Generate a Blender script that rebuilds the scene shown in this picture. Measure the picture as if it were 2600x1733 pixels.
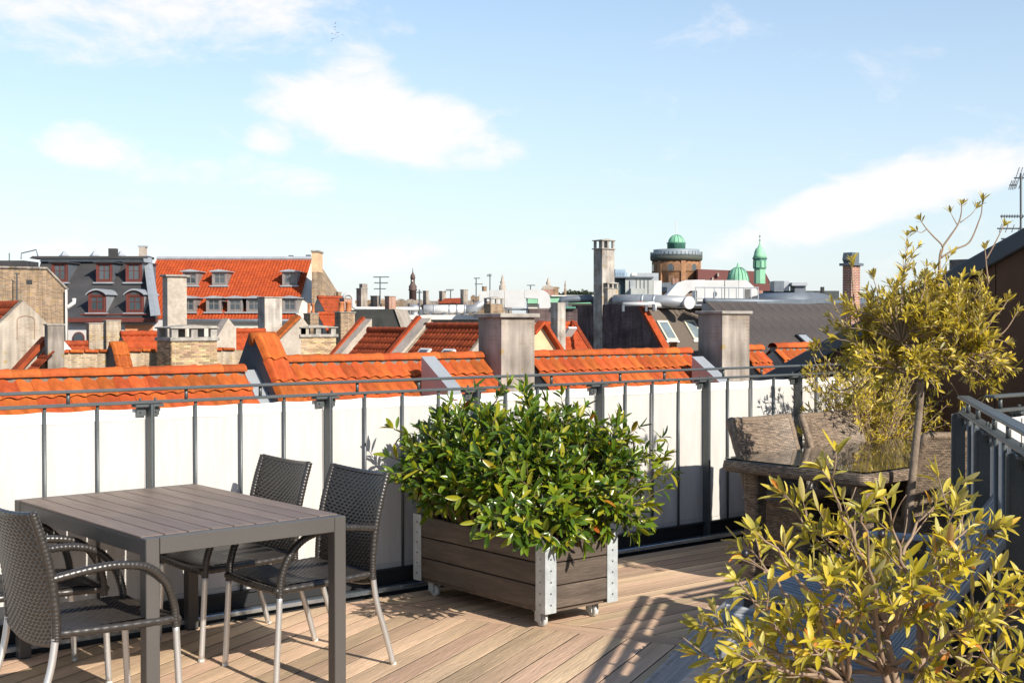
import bpy, math, random
from mathutils import Vector, Matrix, Quaternion
R = math.radians
random.seed(11)
for o in list(bpy.data.objects): bpy.data.objects.remove(o)
scn = bpy.context.scene
COL = scn.collection
# ------------------------------------------------------------------ camera
F, EYE, YAW, PITCH = 3230.0, 1.57, R(50.6), R(0.93)     # focal length in photo pixels, eye height, railing angle
cam = bpy.data.cameras.new('camera'); camo = bpy.data.objects.new('camera', cam); COL.objects.link(camo)
cam.sensor_width = 36; cam.sensor_fit = 'HORIZONTAL'; cam.lens = F/2600*36
cam.clip_start = .05; cam.clip_end = 6000
camo.location = (0, 0, EYE); camo.rotation_euler = (R(90)-PITCH, 0, -(R(90)-YAW))
scn.camera = camo
# ------------------------------------------------------------------ sun and sky
SUN_EL, SUN_AZ = R(32), R(1.8)
SUN = Vector((math.sin(SUN_AZ)*math.cos(SUN_EL), -math.cos(SUN_AZ)*math.cos(SUN_EL), math.sin(SUN_EL)))
sl = bpy.data.lights.new('sun', 'SUN'); sl.energy = 5.0; sl.angle = R(.5); sl.color = (1, .93, .82)
slo = bpy.data.objects.new('sun', sl); COL.objects.link(slo)
slo.rotation_euler = SUN.to_track_quat('Z', 'Y').to_euler(); slo.location = (0, -20, 30)
W = bpy.data.worlds.new('World'); scn.world = W; W.use_nodes = True
nt = W.node_tree; nd = nt.nodes; lk = nt.links
for n in list(nd): nd.remove(n)
def N(t, **k):
    n = nd.new(t)
    for a, b in k.items(): setattr(n, a, b)
    return n
def mth(op, a, b=None, c=None, clamp=False):
    n = N('ShaderNodeMath', operation=op, use_clamp=clamp)
    for i, x in enumerate((a, b, c)):
        if x is None: continue
        if isinstance(x, (int, float)): n.inputs[i].default_value = x
        else: lk.new(x, n.inputs[i])
    return n.outputs[0]
def vdot(v, c):
    n = N('ShaderNodeVectorMath', operation='DOT_PRODUCT'); lk.new(v, n.inputs[0]); n.inputs[1].default_value = c
    return n.outputs['Value']
sa, ca = math.sin(YAW), math.cos(YAW); cp, sp = math.cos(PITCH), math.sin(PITCH)
def ray(x, y):
    """viewing ray of a photo pixel in world axes (x along the railing, y away from it)"""
    a = (x-1300)/F; b = -(y-866.5)/F
    fw = cp+b*sp; up = b*cp-sp
    return Vector((a*sa+fw*ca, -a*ca+fw*sa, up))
sky = N('ShaderNodeTexSky', sky_type='NISHITA', sun_disc=False, sun_elevation=SUN_EL, sun_rotation=R(180)-SUN_AZ,
        air_density=1.15, dust_density=.5, ozone_density=2.2, altitude=20)
geo = N('ShaderNodeTexCoord'); D = geo.outputs['Generated']
def noise(scale, det, vec, rough=.55, dist=0.):
    n = N('ShaderNodeTexNoise'); n.inputs['Scale'].default_value = scale; n.inputs['Detail'].default_value = det
    n.inputs['Roughness'].default_value = rough; n.inputs['Distortion'].default_value = dist
    lk.new(vec, n.inputs['Vector']); return n.outputs['Fac']
mp = N('ShaderNodeMapping'); lk.new(D, mp.inputs['Vector']); mp.inputs['Scale'].default_value = (1, 1, 2.1)
n1 = noise(13, 12, mp.outputs[0], .62, .35); n2 = noise(2.6, 3, mp.outputs[0])
# banks of cloud: direction, half width, half height, weight, tilt
CLOUDS = [(960, 310, 350, 120, 1.05, .20), (890, 225, 170, 130, .85, .1), (1180, 375, 190, 65, .8, .1), (2250, 500, 470, 85, 1.0, -.26), (2400, 430, 260, 80, .6, -.2),
          (420, 30, 620, 130, .62, -.05), (230, 365, 130, 70, .62, .1), (560, 440, 320, 60, .5, .05), (980, 645, 170, 55, .55, -.1), (700, 345, 80, 65, .6, 0), (350, 660, 900, 60, .25, 0)]
acc = None
for (px, py, hw, hh, wt, tl) in CLOUDS:
    c = ray(px, py).normalized(); e1 = c.cross(Vector((0, 0, 1))).normalized(); e2 = e1.cross(c).normalized()
    f1 = e1*math.cos(tl)-e2*math.sin(tl); f2 = e1*math.sin(tl)+e2*math.cos(tl)
    a = mth('MULTIPLY', vdot(D, f1), F/hw); b = mth('MULTIPLY', vdot(D, f2), F/hh)
    q = mth('ADD', mth('MULTIPLY', a, a), mth('MULTIPLY', b, b))
    m = mth('MULTIPLY', mth('MULTIPLY', mth('SUBTRACT', 1.15, q, clamp=True), wt), mth('GREATER_THAN', vdot(D, c), 0.))
    acc = m if acc is None else mth('MAXIMUM', acc, m)
cov = mth('ADD', mth('MULTIPLY', acc, .86), mth('MULTIPLY', mth('SUBTRACT', n2, .52), .55))
den = mth('ADD', cov, mth('MULTIPLY', mth('SUBTRACT', n1, .5), 1.75))
mr = N('ShaderNodeMapRange', interpolation_type='SMOOTHSTEP'); lk.new(den, mr.inputs['Value'])
mr.inputs['From Min'].default_value = .10; mr.inputs['From Max'].default_value = .70
sepz = N('ShaderNodeSeparateXYZ'); lk.new(D, sepz.inputs[0])
veil = mth('MULTIPLY', mth('SUBTRACT', 1., mth('MULTIPLY', sepz.outputs[2], 2.6), clamp=True), .66)   # thin high veil thickening towards the horizon
fac = mth('MULTIPLY', mr.outputs[0], .95)
vm = N('ShaderNodeMix', data_type='RGBA'); lk.new(veil, vm.inputs['Factor']); lk.new(sky.outputs[0], vm.inputs['A']); vm.inputs['B'].default_value = (4.15, 4.85, 5.9, 1)
mx = N('ShaderNodeMix', data_type='RGBA'); lk.new(fac, mx.inputs['Factor'])
lk.new(vm.outputs['Result'], mx.inputs['A']); mx.inputs['B'].default_value = (6.1, 5.95, 6.0, 1)
bg = N('ShaderNodeBackground'); lk.new(mx.outputs['Result'], bg.inputs[0]); bg.inputs[1].default_value = .115
wo = N('ShaderNodeOutputWorld'); lk.new(bg.outputs[0], wo.inputs[0])
vs = scn.view_settings; vs.view_transform = 'Standard'; vs.look = 'None'; vs.gamma = 1; vs.use_curve_mapping = False
vs.exposure = .58
scn.render.engine = 'CYCLES'

# ------------------------------------------------------------------ pixel helpers: a pixel gives a direction, a surface gives the distance
def PV(x, y, v): r = ray(x, y); return Vector((0, 0, EYE))+r*(v/r.y)
def PU(x, y, u): r = ray(x, y); return Vector((0, 0, EYE))+r*(u/r.x)
def PZ(x, y, z): r = ray(x, y); return Vector((0, 0, EYE))+r*((z-EYE)/r.z)
def PC(x, y, d):
    r = ray(x, y); return Vector((0, 0, EYE))+r*(d/(r.x*ca+r.y*sa))
CX = Vector((sa, -ca, 0)); CY = Vector((ca, sa, 0)); UP = Vector((0, 0, 1))

# ------------------------------------------------------------------ materials
MATS = {}
def mat(name, col, rough=.7, col2=None, ns=4., nmix=.5, var=.12, vs_=2.5, bump=0., bs=60., metal=0., rnd=0., spec=.5, stretch=None, trans=0., fine=0., fs=80., coat=0., hue=0.):
    if name in MATS: return MATS[name]
    m = bpy.data.materials.new(name); m.use_nodes = True; t = m.node_tree; n = t.nodes; l = t.links
    b = n['Principled BSDF']; b.inputs['Roughness'].default_value = rough; b.inputs['Metallic'].default_value = metal
    b.inputs['Specular IOR Level'].default_value = spec; b.inputs['Coat Weight'].default_value = coat
    tc = n.new('ShaderNodeTexCoord'); vec = tc.outputs['Object']
    if stretch:
        mp = n.new('ShaderNodeMapping'); mp.inputs['Scale'].default_value = stretch; l.new(vec, mp.inputs['Vector'])
        if rnd:
            oi0 = n.new('ShaderNodeObjectInfo'); l.new(oi0.outputs['Random'], mp.inputs['Location'])
        vec = mp.outputs[0]
    def nz(s, d=4):
        q = n.new('ShaderNodeTexNoise'); q.inputs['Scale'].default_value = s; q.inputs['Detail'].default_value = d; l.new(vec, q.inputs['Vector']); return q.outputs['Fac']
    def mixc(f, a, b_, bt='MIX'):
        q = n.new('ShaderNodeMix'); q.data_type = 'RGBA'; q.blend_type = bt
        for s, x in ((q.inputs['Factor'], f), (q.inputs['A'], a), (q.inputs['B'], b_)):
            if hasattr(x, 'links'): l.new(x, s)
            elif isinstance(x, tuple): s.default_value = (*x[:3], 1)
            else: s.default_value = x
        return q.outputs['Result']
    def mr_(v, a, b_, c, d):
        q = n.new('ShaderNodeMapRange'); l.new(v, q.inputs['Value'])
        for i, x in zip(('From Min', 'From Max', 'To Min', 'To Max'), (a, b_, c, d)): q.inputs[i].default_value = x
        return q.outputs[0]
    c = col
    if col2: c = mixc(mr_(nz(ns, 6), .5-nmix*.3, .5+nmix*.3, 0, 1), col, col2)
    hs = n.new('ShaderNodeHueSaturation')
    if hasattr(c, 'links'): l.new(c, hs.inputs['Color'])
    else: hs.inputs['Color'].default_value = (*c, 1)
    v = mr_(nz(vs_, 5), .3, .7, 1-var, 1+var)
    if fine:
        q = n.new('ShaderNodeMath'); q.operation = 'MULTIPLY'; l.new(v, q.inputs[0]); l.new(mr_(nz(fs, 3), .3, .7, 1-fine, 1+fine), q.inputs[1]); v = q.outputs[0]
    if rnd:
        oi = n.new('ShaderNodeObjectInfo'); q = n.new('ShaderNodeMath'); q.operation = 'MULTIPLY'; l.new(v, q.inputs[0])
        l.new(mr_(oi.outputs['Random'], 0, 1, 1-rnd, 1+rnd), q.inputs[1]); v = q.outputs[0]
        if hue:
            wn = n.new('ShaderNodeTexWhiteNoise'); wn.noise_dimensions = '1D'; l.new(oi.outputs['Random'], wn.inputs['W'])
            l.new(mr_(wn.outputs['Value'], 0, 1, .5-hue, .5+hue), hs.inputs['Hue'])
    l.new(v, hs.inputs['Value']); l.new(hs.outputs[0], b.inputs['Base Color'])
    if bump:
        bp = n.new('ShaderNodeBump'); bp.inputs['Strength'].default_value = bump; bp.inputs['Distance'].default_value = .01
        l.new(nz(bs, 4), bp.inputs['Height']); l.new(bp.outputs[0], b.inputs['Normal'])
    if trans:
        tr = n.new('ShaderNodeBsdfTranslucent'); l.new(hs.outputs[0], tr.inputs['Color']); ms = n.new('ShaderNodeMixShader'); ms.inputs[0].default_value = trans
        l.new(b.outputs[0], ms.inputs[1]); l.new(tr.outputs[0], ms.inputs[2]); l.new(ms.outputs[0], n['Material Output'].inputs['Surface'])
    MATS[name] = m; return m
def brickmat(name, c1, c2, mortar, bw=.24, bh=.067, ms=.012, plaster=None, pcov=.5, ps=1.6, soot=0.):
    if name in MATS: return MATS[name]
    m = bpy.data.materials.new(name); m.use_nodes = True; t = m.node_tree; n = t.nodes; l = t.links
    b = n['Principled BSDF']; b.inputs['Roughness'].default_value = .9; b.inputs['Specular IOR Level'].default_value = .2
    tc = n.new('ShaderNodeTexCoord'); s = n.new('ShaderNodeSeparateXYZ'); l.new(tc.outputs['Object'], s.inputs[0])
    ad = n.new('ShaderNodeMath'); ad.operation = 'ADD'; l.new(s.outputs[0], ad.inputs[0]); l.new(s.outputs[1], ad.inputs[1])
    cb = n.new('ShaderNodeCombineXYZ'); l.new(ad.outputs[0], cb.inputs[0]); l.new(s.outputs[2], cb.inputs[1])
    br = n.new('ShaderNodeTexBrick'); l.new(cb.outputs[0], br.inputs['Vector']); br.inputs['Scale'].default_value = 1
    br.inputs['Brick Width'].default_value = bw; br.inputs['Row Height'].default_value = bh; br.inputs['Mortar Size'].default_value = ms
    br.inputs['Color1'].default_value = (*c1, 1); br.inputs['Color2'].default_value = (*c2, 1); br.inputs['Mortar'].default_value = (*mortar, 1)
    br.inputs['Bias'].default_value = -.1
    def nz(sc, d=5, st=None):
        q = n.new('ShaderNodeTexNoise'); q.inputs['Scale'].default_value = sc; q.inputs['Detail'].default_value = d
        l.new(tc.outputs['Object'], q.inputs['Vector']); return q.outputs['Fac']
    def mr_(v, a, b_, c, d):
        q = n.new('ShaderNodeMapRange'); l.new(v, q.inputs['Value'])
        for i, x in zip(('From Min', 'From Max', 'To Min', 'To Max'), (a, b_, c, d)): q.inputs[i].default_value = x
        return q.outputs[0]
    c = br.outputs['Color']
    if plaster:
        q = n.new('ShaderNodeMix'); q.data_type = 'RGBA'; l.new(mr_(nz(ps, 8), .5-pcov*.35-.06, .5-pcov*.35+.12, 0, 1), q.inputs['Factor']); l.new(c, q.inputs['A']); q.inputs['B'].default_value = (*plaster, 1); c = q.outputs['Result']
    lq = n.new('ShaderNodeMix'); lq.data_type = 'RGBA'; l.new(mr_(nz(3.3, 7), .62, .70, 0, .75), lq.inputs['Factor']); l.new(c, lq.inputs['A']); lq.inputs['B'].default_value = (.36, .245, .06, 1) if soot < .15 or plaster else (.1, .08, .06, 1); c = lq.outputs['Result']
    hs = n.new('ShaderNodeHueSaturation'); l.new(c, hs.inputs['Color']); l.new(mr_(nz(1.1, 7), .3, .7, .72-soot, 1.2), hs.inputs['Value']); l.new(hs.outputs[0], b.inputs['Base Color'])
    sv = n.new('ShaderNodeMapping'); sv.inputs['Scale'].default_value = (5, 5, .55); l.new(tc.outputs['Object'], sv.inputs['Vector'])
    sn = n.new('ShaderNodeTexNoise'); sn.inputs['Scale'].default_value = 1.; sn.inputs['Detail'].default_value = 6; l.new(sv.outputs[0], sn.inputs['Vector'])
    h2 = n.new('ShaderNodeHueSaturation'); l.new(hs.outputs[0], h2.inputs['Color']); l.new(mr_(sn.outputs['Fac'], .35, .65, .68-soot*.4, 1.1), h2.inputs['Value']); l.new(h2.outputs[0], b.inputs['Base Color'])
    bp = n.new('ShaderNodeBump'); bp.inputs['Strength'].default_value = .5 if pcov < .3 else .12; bp.inputs['Distance'].default_value = .012; bp.invert = True
    l.new(br.outputs['Fac'], bp.inputs['Height']); l.new(bp.outputs[0], b.inputs['Normal'])
    MATS[name] = m; return m
def weavemat(name, c1, c2, gap, bw, bh, rough=.55, bump=.8):
    m = bpy.data.materials.new(name); m.use_nodes = True; t = m.node_tree; n = t.nodes; l = t.links
    b = n['Principled BSDF']; b.inputs['Roughness'].default_value = rough
    uv = n.new('ShaderNodeUVMap'); br = n.new('ShaderNodeTexBrick'); l.new(uv.outputs[0], br.inputs['Vector'])
    br.inputs['Scale'].default_value = 1; br.inputs['Brick Width'].default_value = bw; br.inputs['Row Height'].default_value = bh; br.inputs['Mortar Size'].default_value = bh*.16; br.inputs['Mortar Smooth'].default_value = .6
    br.inputs['Color1'].default_value = (*c1, 1); br.inputs['Color2'].default_value = (*c2, 1); br.inputs['Mortar'].default_value = (*gap, 1)
    hs = n.new('ShaderNodeHueSaturation'); l.new(br.outputs['Color'], hs.inputs['Color'])
    q = n.new('ShaderNodeTexNoise'); q.inputs['Scale'].default_value = 22; l.new(uv.outputs[0], q.inputs['Vector'])
    mrn = n.new('ShaderNodeMapRange'); l.new(q.outputs['Fac'], mrn.inputs['Value']); mrn.inputs['From Min'].default_value = .3; mrn.inputs['From Max'].default_value = .7; mrn.inputs['To Min'].default_value = .8; mrn.inputs['To Max'].default_value = 1.2
    l.new(mrn.outputs[0], hs.inputs['Value']); l.new(hs.outputs[0], b.inputs['Base Color'])
    bp = n.new('ShaderNodeBump'); bp.invert = True; bp.inputs['Strength'].default_value = bump; bp.inputs['Distance'].default_value = .004
    l.new(br.outputs['Fac'], bp.inputs['Height']); l.new(bp.outputs[0], b.inputs['Normal'])
    MATS[name] = m; return m
def leafmat(name, cols, trans=.3, rough=.35, under=None):
    m = bpy.data.materials.new(name); m.use_nodes = True; t = m.node_tree; n = t.nodes; l = t.links
    b = n['Principled BSDF']; b.inputs['Roughness'].default_value = rough; b.inputs['Specular IOR Level'].default_value = .5
    oi = n.new('ShaderNodeObjectInfo'); at = n.new('ShaderNodeAttribute'); at.attribute_name = 'rnd'
    ad = n.new('ShaderNodeMath'); ad.operation = 'ADD'; l.new(oi.outputs['Random'], ad.inputs[0]); l.new(at.outputs['Fac'], ad.inputs[1])
    fr = n.new('ShaderNodeMath'); fr.operation = 'FRACT'; l.new(ad.outputs[0], fr.inputs[0])
    cr = n.new('ShaderNodeValToRGB'); l.new(fr.outputs[0], cr.inputs[0]); e = cr.color_ramp.elements
    while len(e) < len(cols): e.new(.5)
    for i, (p, c) in enumerate(cols): e[i].position = p; e[i].color = (*c, 1)
    cc = cr.outputs[0]
    if under:
        ge = n.new('ShaderNodeNewGeometry'); mu = n.new('ShaderNodeMix'); mu.data_type = 'RGBA'; ml = n.new('ShaderNodeMath'); ml.operation = 'MULTIPLY'; ml.inputs[1].default_value = .7
        l.new(ge.outputs['Backfacing'], ml.inputs[0]); l.new(ml.outputs[0], mu.inputs['Factor']); l.new(cc, mu.inputs['A']); mu.inputs['B'].default_value = (*under, 1); cc = mu.outputs['Result']
    l.new(cc, b.inputs['Base Color'])
    tr = n.new('ShaderNodeBsdfTranslucent'); l.new(cr.outputs[0], tr.inputs['Color']); ms = n.new('ShaderNodeMixShader'); ms.inputs[0].default_value = trans
    l.new(b.outputs[0], ms.inputs[1]); l.new(tr.outputs[0], ms.inputs[2]); l.new(ms.outputs[0], n['Material Output'].inputs['Surface'])
    MATS[name] = m; return m

# ------------------------------------------------------------------ mesh builder and object helpers
WL = {}
class MB:
    def __init__(s): s.v = []; s.f = []; s.uv = []; s.hasuv = False
    def add(s, vs, fs, uvs=None):
        k = len(s.v); s.v += [tuple(p) for p in vs]; s.f += [tuple(i+k for i in q) for q in fs]
        s.uv += list(uvs) if uvs else [(0, 0)]*len(vs)
        if uvs: s.hasuv = True
        return s
    def box(s, x0, y0, z0, x1, y1, z1, b=0.):
        return s.obox(Vector(((x0+x1)/2, (y0+y1)/2, (z0+z1)/2)), (abs(x1-x0), abs(y1-y0), abs(z1-z0)), b=b)
    def obox(s, c, size, ax=Vector((1, 0, 0)), ay=Vector((0, 1, 0)), az=None, b=0.):
        c = Vector(c); ax = Vector(ax).normalized(); ay = Vector(ay).normalized(); az = ax.cross(ay) if az is None else Vector(az).normalized()
        hx, hy, hz = size[0]/2, size[1]/2, size[2]/2
        if b <= 0 or b > min(hx, hy, hz)*.95:
            vs = [c+ax*(hx*i)+ay*(hy*j)+az*(hz*k) for i in (-1, 1) for j in (-1, 1) for k in (-1, 1)]
            return s.add(vs, [(0, 1, 3, 2), (4, 6, 7, 5), (0, 4, 5, 1), (2, 3, 7, 6), (0, 2, 6, 4), (1, 5, 7, 3)])
        vs = []; idx = {}
        for i in (-1, 1):
            for j in (-1, 1):
                for k in (-1, 1):
                    for d in range(3):
                        e = [hx-b, hy-b, hz-b]; e[d] += b
                        idx[(i, j, k, d)] = len(vs); vs.append(c+ax*(e[0]*i)+ay*(e[1]*j)+az*(e[2]*k))
        fs = []; S = (-1, 1)
        for i in S:
            q = [idx[(i, j, k, 0)] for j, k in ((-1, -1), (1, -1), (1, 1), (-1, 1))]; fs.append(q if i > 0 else q[::-1])
            q = [idx[(j, i, k, 1)] for j, k in ((-1, -1), (1, -1), (1, 1), (-1, 1))]; fs.append(q[::-1] if i > 0 else q)
            q = [idx[(j, k, i, 2)] for j, k in ((-1, -1), (1, -1), (1, 1), (-1, 1))]; fs.append(q if i > 0 else q[::-1])
        for i in S:
            for j in S:
                fs.append([idx[(i, j, -1, 0)], idx[(i, j, -1, 1)], idx[(i, j, 1, 1)], idx[(i, j, 1, 0)]])
                fs.append([idx[(i, -1, j, 0)], idx[(i, -1, j, 2)], idx[(i, 1, j, 2)], idx[(i, 1, j, 0)]])
                fs.append([idx[(-1, i, j, 1)], idx[(-1, i, j, 2)], idx[(1, i, j, 2)], idx[(1, i, j, 1)]])
                for k in S: fs.append([idx[(i, j, k, 0)], idx[(i, j, k, 1)], idx[(i, j, k, 2)]])
        return s.add(vs, fs)
    def prism(s, pts, vec):
        pts = [Vector(p) for p in pts]; vec = Vector(vec); n = len(pts)
        return s.add(pts+[p+vec for p in pts], [tuple(range(n))[::-1], tuple(range(n, 2*n))]+[(i, (i+1) % n, n+(i+1) % n, n+i) for i in range(n)])
    def tube(s, path, r, n=8, cap=True, rib=None):
        path = [Vector(p) for p in path]; m = len(path); vs = []; fs = []
        T0 = (path[1]-path[0]).normalized(); ref = Vector((0, 0, 1)) if abs(T0.z) < .9 else Vector((1, 0, 0))
        Nn = T0.cross(ref).normalized()
        for i, p in enumerate(path):
            T = (path[min(i+1, m-1)]-path[max(i-1, 0)]).normalized()
            Nn = (Nn-T*Nn.dot(T)).normalized(); B = T.cross(Nn)
            rr = r[i] if isinstance(r, (list, tuple)) else r
            vs += [p+(Nn*math.cos(2*math.pi*k/n)+B*math.sin(2*math.pi*k/n))*rr for k in range(n)]
        for i in range(m-1):
            for k in range(n):
                a = i*n+k; b = i*n+(k+1) % n; fs.append((a, b, b+n, a+n))
        if cap: fs += [tuple(range(n))[::-1], tuple(range((m-1)*n, m*n))]
        return s.add(vs, fs)
    def lathe(s, prof, c, n=16, ax=None, a0=0.):
        c = Vector(c); vs = []; fs = []; m = len(prof)
        az = Vector(ax).normalized() if ax else Vector((0, 0, 1)); q = az.to_track_quat('Z', 'Y') if ax else Quaternion()
        for (r, z) in prof: vs += [c+q @ Vector((r*math.cos(a0+2*math.pi*k/n), r*math.sin(a0+2*math.pi*k/n), z)) for k in range(n)]
        for i in range(m-1):
            for k in range(n):
                a = i*n+k; b = i*n+(k+1) % n; fs.append((a, b, b+n, a+n))
        fs += [tuple(range(n))[::-1], tuple(range((m-1)*n, m*n))]
        return s.add(vs, fs)
    def grid(s, fn, nu, nv, uvs=None, flip=False):
        vs = []; fs = []; uv = []
        for j in range(nv+1):
            for i in range(nu+1):
                vs.append(fn(i/nu, j/nv)); uv.append((i/nu*uvs[0], j/nv*uvs[1]) if uvs else (0, 0))
        for j in range(nv):
            for i in range(nu):
                a = j*(nu+1)+i; q = (a, a+1, a+nu+2, a+nu+1); fs.append(q[::-1] if flip else q)
        return s.add(vs, fs, uv if uvs else None)
    def mesh(s, name, m, smooth=False):
        me = bpy.data.meshes.new(name); me.from_pydata([tuple(p) for p in s.v], [], s.f)
        if s.hasuv:
            ul = me.uv_layers.new(name='UVMap'); buf = []
            for q in s.f:
                for i in q: buf += s.uv[i]
            ul.data.foreach_set('uv', buf)
        if smooth: me.polygons.foreach_set('use_smooth', [True]*len(me.polygons))
        me.materials.append(m); me.update(); return me
    def build(s, name, m, parent=None, smooth=False, world=False, loc=None):
        """world=True: the points are world coordinates and the parent is an unrotated root"""
        if world and parent is not None:
            w = WL[parent.name]; s.v = [(p[0]-w[0], p[1]-w[1], p[2]-w[2]) for p in s.v]
        if loc is not None: s.v = [(p[0]-loc[0], p[1]-loc[1], p[2]-loc[2]) for p in s.v]
        o = bpy.data.objects.new(name, s.mesh(name, m, smooth)); COL.objects.link(o)
        if parent is not None: o.parent = parent; WL[o.name] = WL.get(parent.name, Vector())
        elif loc is not None: o.location = loc; WL[o.name] = Vector(loc)
        else: WL[o.name] = Vector()
        return o
def tag(o, label=None, cat=None, group=None, kind=None):
    for k, x in (('label', label), ('category', cat), ('group', group), ('kind', kind)):
        if x: o[k] = x
    return o
def thing(name, label, cat, loc=(0, 0, 0), rz=0., group=None):
    o = bpy.data.objects.new(name, None); COL.objects.link(o); o.empty_display_size = .1
    o.location = loc; o.rotation_euler = (0, 0, rz); WL[o.name] = Vector(loc); return tag(o, label, cat, group)
def struct(name, loc=(0, 0, 0)):
    o = bpy.data.objects.new(name, None); COL.objects.link(o); o.empty_display_size = .1; o.location = loc; WL[o.name] = Vector(loc); return tag(o, kind='structure')
def piece(name, me, parent, mtx):
    o = bpy.data.objects.new(name, me); COL.objects.link(o); o.parent = parent; o.matrix_local = mtx; return o
def dup(o, parent=None):
    c = o.copy(); COL.objects.link(c); c.parent = parent
    for ch in list(o.children): dup(ch, c)
    return c
def basis(ax, ay, az, loc):
    m = Matrix((ax, ay, az)).transposed().to_4x4(); m.translation = loc; return m
def bez(a, b, c, n=10):
    return [a*(1-t)**2+b*2*t*(1-t)+c*t*t for t in (i/n for i in range(n+1))]
def catm(P, n=8):
    P = [Vector(p) for p in P]; Q = [P[0]*2-P[1]]+P+[P[-1]*2-P[-2]]; out = []
    for i in range(1, len(Q)-2):
        for k in range(n):
            t = k/n; a, b, c, d = Q[i-1:i+3]
            out.append(.5*((2*b)+(c-a)*t+(2*a-5*b+4*c-d)*t*t+(3*b-a-3*c+d)*t**3))
    return out+[P[-1]]
# ------------------------------------------------------------------ materials in use
steel = mat('painted_grey_steel', (.088, .098, .10), .42, var=.12, vs_=6, fine=.1, fs=90, bump=.05, bs=120, metal=.25)
galv = mat('galvanised_steel', (.56, .59, .60), .42, col2=(.42, .45, .46), ns=14, nmix=.6, metal=.35, fine=.08, fs=50, bump=.04, bs=40)
ledge_m = mat('zinc_ledge', (.50, .58, .66), .2, col2=(.38, .46, .54), ns=9, metal=.9, fine=.1)
dark_gap = mat('dark_edge', (.014, .015, .017), .7)
fabric = mat('white_fabric', (.61, .595, .57), .9, col2=(.52, .50, .47), ns=3, nmix=1.2, var=.05, vs_=9, bump=.08, bs=400, trans=.16, stretch=(5, 5, .7), spec=.1)
hem_m = mat('white_fabric_hem', (.66, .65, .63), .9, var=.03, spec=.1, bump=.08, bs=400)
wood_deck = mat('weathered_deck_wood', (.55, .375, .245), .75, col2=(.41, .295, .20), ns=3, nmix=1., var=.22, vs_=1.3, rnd=.22, hue=.010, stretch=(.8, 8, 8), bump=.5, bs=11, fine=.10, fs=26, spec=.25)
wood_plant = mat('dark_stained_wood', (.115, .085, .064), .62, col2=(.07, .052, .04), ns=4, var=.2, rnd=.14, stretch=(1, 8, 8), bump=.35, bs=12, fine=.15, fs=24)
alu_dark = mat('dark_bronze_metal', (.088, .081, .075), .45, var=.06, fine=.12, fs=300, metal=.2)
board_m = mat('brown_composite_board', (.175, .125, .098), .5, col2=(.13, .093, .075), ns=7, var=.12, rnd=.1, fine=.2, fs=120, stretch=(4, .6, 4), bump=.1, bs=60)
alu = mat('brushed_aluminium_tube', (.62, .62, .61), .38, metal=.75, var=.04, fine=.05, fs=200)
rattan_black = mat('black_resin_rattan', (.029, .025, .022), .33, var=.25, vs_=40, spec=.65)
wick = weavemat('brown_wicker', (.30, .22, .155), (.12, .088, .064), (.045, .033, .024), .032, .0105)
wick_p = mat('brown_wicker_roll', (.24, .172, .115), .6, col2=(.10, .072, .05), ns=60, nmix=.9, bump=.6, bs=90)
glass = mat('table_glass', (.42, .44, .40), .08, spec=.9, var=.1, vs_=2, fine=.1, fs=30)
soil = mat('dark_soil', (.03, .022, .015), .95, fine=.4, fs=60, bump=1., bs=40)
castor_m = mat('white_castor_wheel', (.5, .5, .48), .5)
bolt_m = mat('rivet_steel', (.22, .23, .24), .4, metal=.8)
grey_wood = mat('silvered_grey_wood', (.33, .335, .345), .75, col2=(.22, .225, .235), ns=5, var=.18, rnd=.16, stretch=(.8, 12, 12), bump=.4, bs=12, fine=.15, fs=30, spec=.3)
bark_m = mat('pale_grey_bark', (.24, .185, .135), .85, col2=(.15, .11, .08), ns=14, var=.2, vs_=12, bump=.5, bs=50)
twig_m = mat('olive_twig', (.30, .21, .14), .75, col2=(.18, .12, .08), ns=20, var=.2, vs_=20)
ltwig_m = mat('laurel_twig', (.13, .10, .045), .75, var=.2)
laurel_m = leafmat('laurel_leaf', [(0., (.035, .075, .008)), (.4, (.085, .15, .010)), (.75, (.18, .23, .012)), (.93, (.27, .25, .015)), (.99, (.27, .25, .015)), (.998, (.40, .10, .02))], .22, .28)
olive_m = leafmat('olive_leaf', [(0., (.16, .15, .018)), (.3, (.42, .345, .022)), (.6, (.57, .425, .025)), (.80, (.42, .38, .09)), (.93, (.58, .46, .06)), (.975, (.60, .36, .03)), (.985, (.58, .20, .025))], .36, .45, (.42, .37, .20))
olive2_m = leafmat('olive_tree_leaf', [(0., (.19, .17, .022)), (.35, (.46, .35, .025)), (.7, (.60, .44, .03)), (1., (.36, .31, .08))], .36, .45, (.40, .35, .18))
tile_m = mat('orange_clay_tile', (.46, .098, .014), .78, col2=(.29, .060, .016), ns=2.6, nmix=1.1, var=.26, vs_=7, rnd=.26, hue=.007, fine=.1, fs=40, spec=.25, bump=.1, bs=50)
tile_far = mat('red_clay_tiles', (.36, .062, .014), .75, col2=(.25, .040, .012), ns=1.2, nmix=.9, var=.16, vs_=5, fine=.16, fs=4, spec=.2)
tile_old = mat('aged_red_tiles', (.31, .058, .017), .8, col2=(.19, .036, .014), ns=1., nmix=1., var=.2, vs_=4, fine=.2, fs=5, spec=.2)

# ------------------------------------------------------------------ ground and own building
g = MB(); g.add([(-3000, -3000, -18), (3000, -3000, -18), (3000, 3000, -18), (-3000, 3000, -18)], [(0, 1, 2, 3)])
tag(g.build('ground', mat('street_asphalt', (.06, .058, .055), .9, var=.2, vs_=.05)), kind='structure')
hb = thing('terrace_building', 'building block whose flat roof carries the wooden terrace', 'building', (0, 0, -18))
b = MB(); b.box(-6, -8, -18, 9.0, 6.32, -.16); b.build('wall', mat('terrace_render', (.42, .38, .33), .85, var=.1), hb, world=True)

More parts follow.
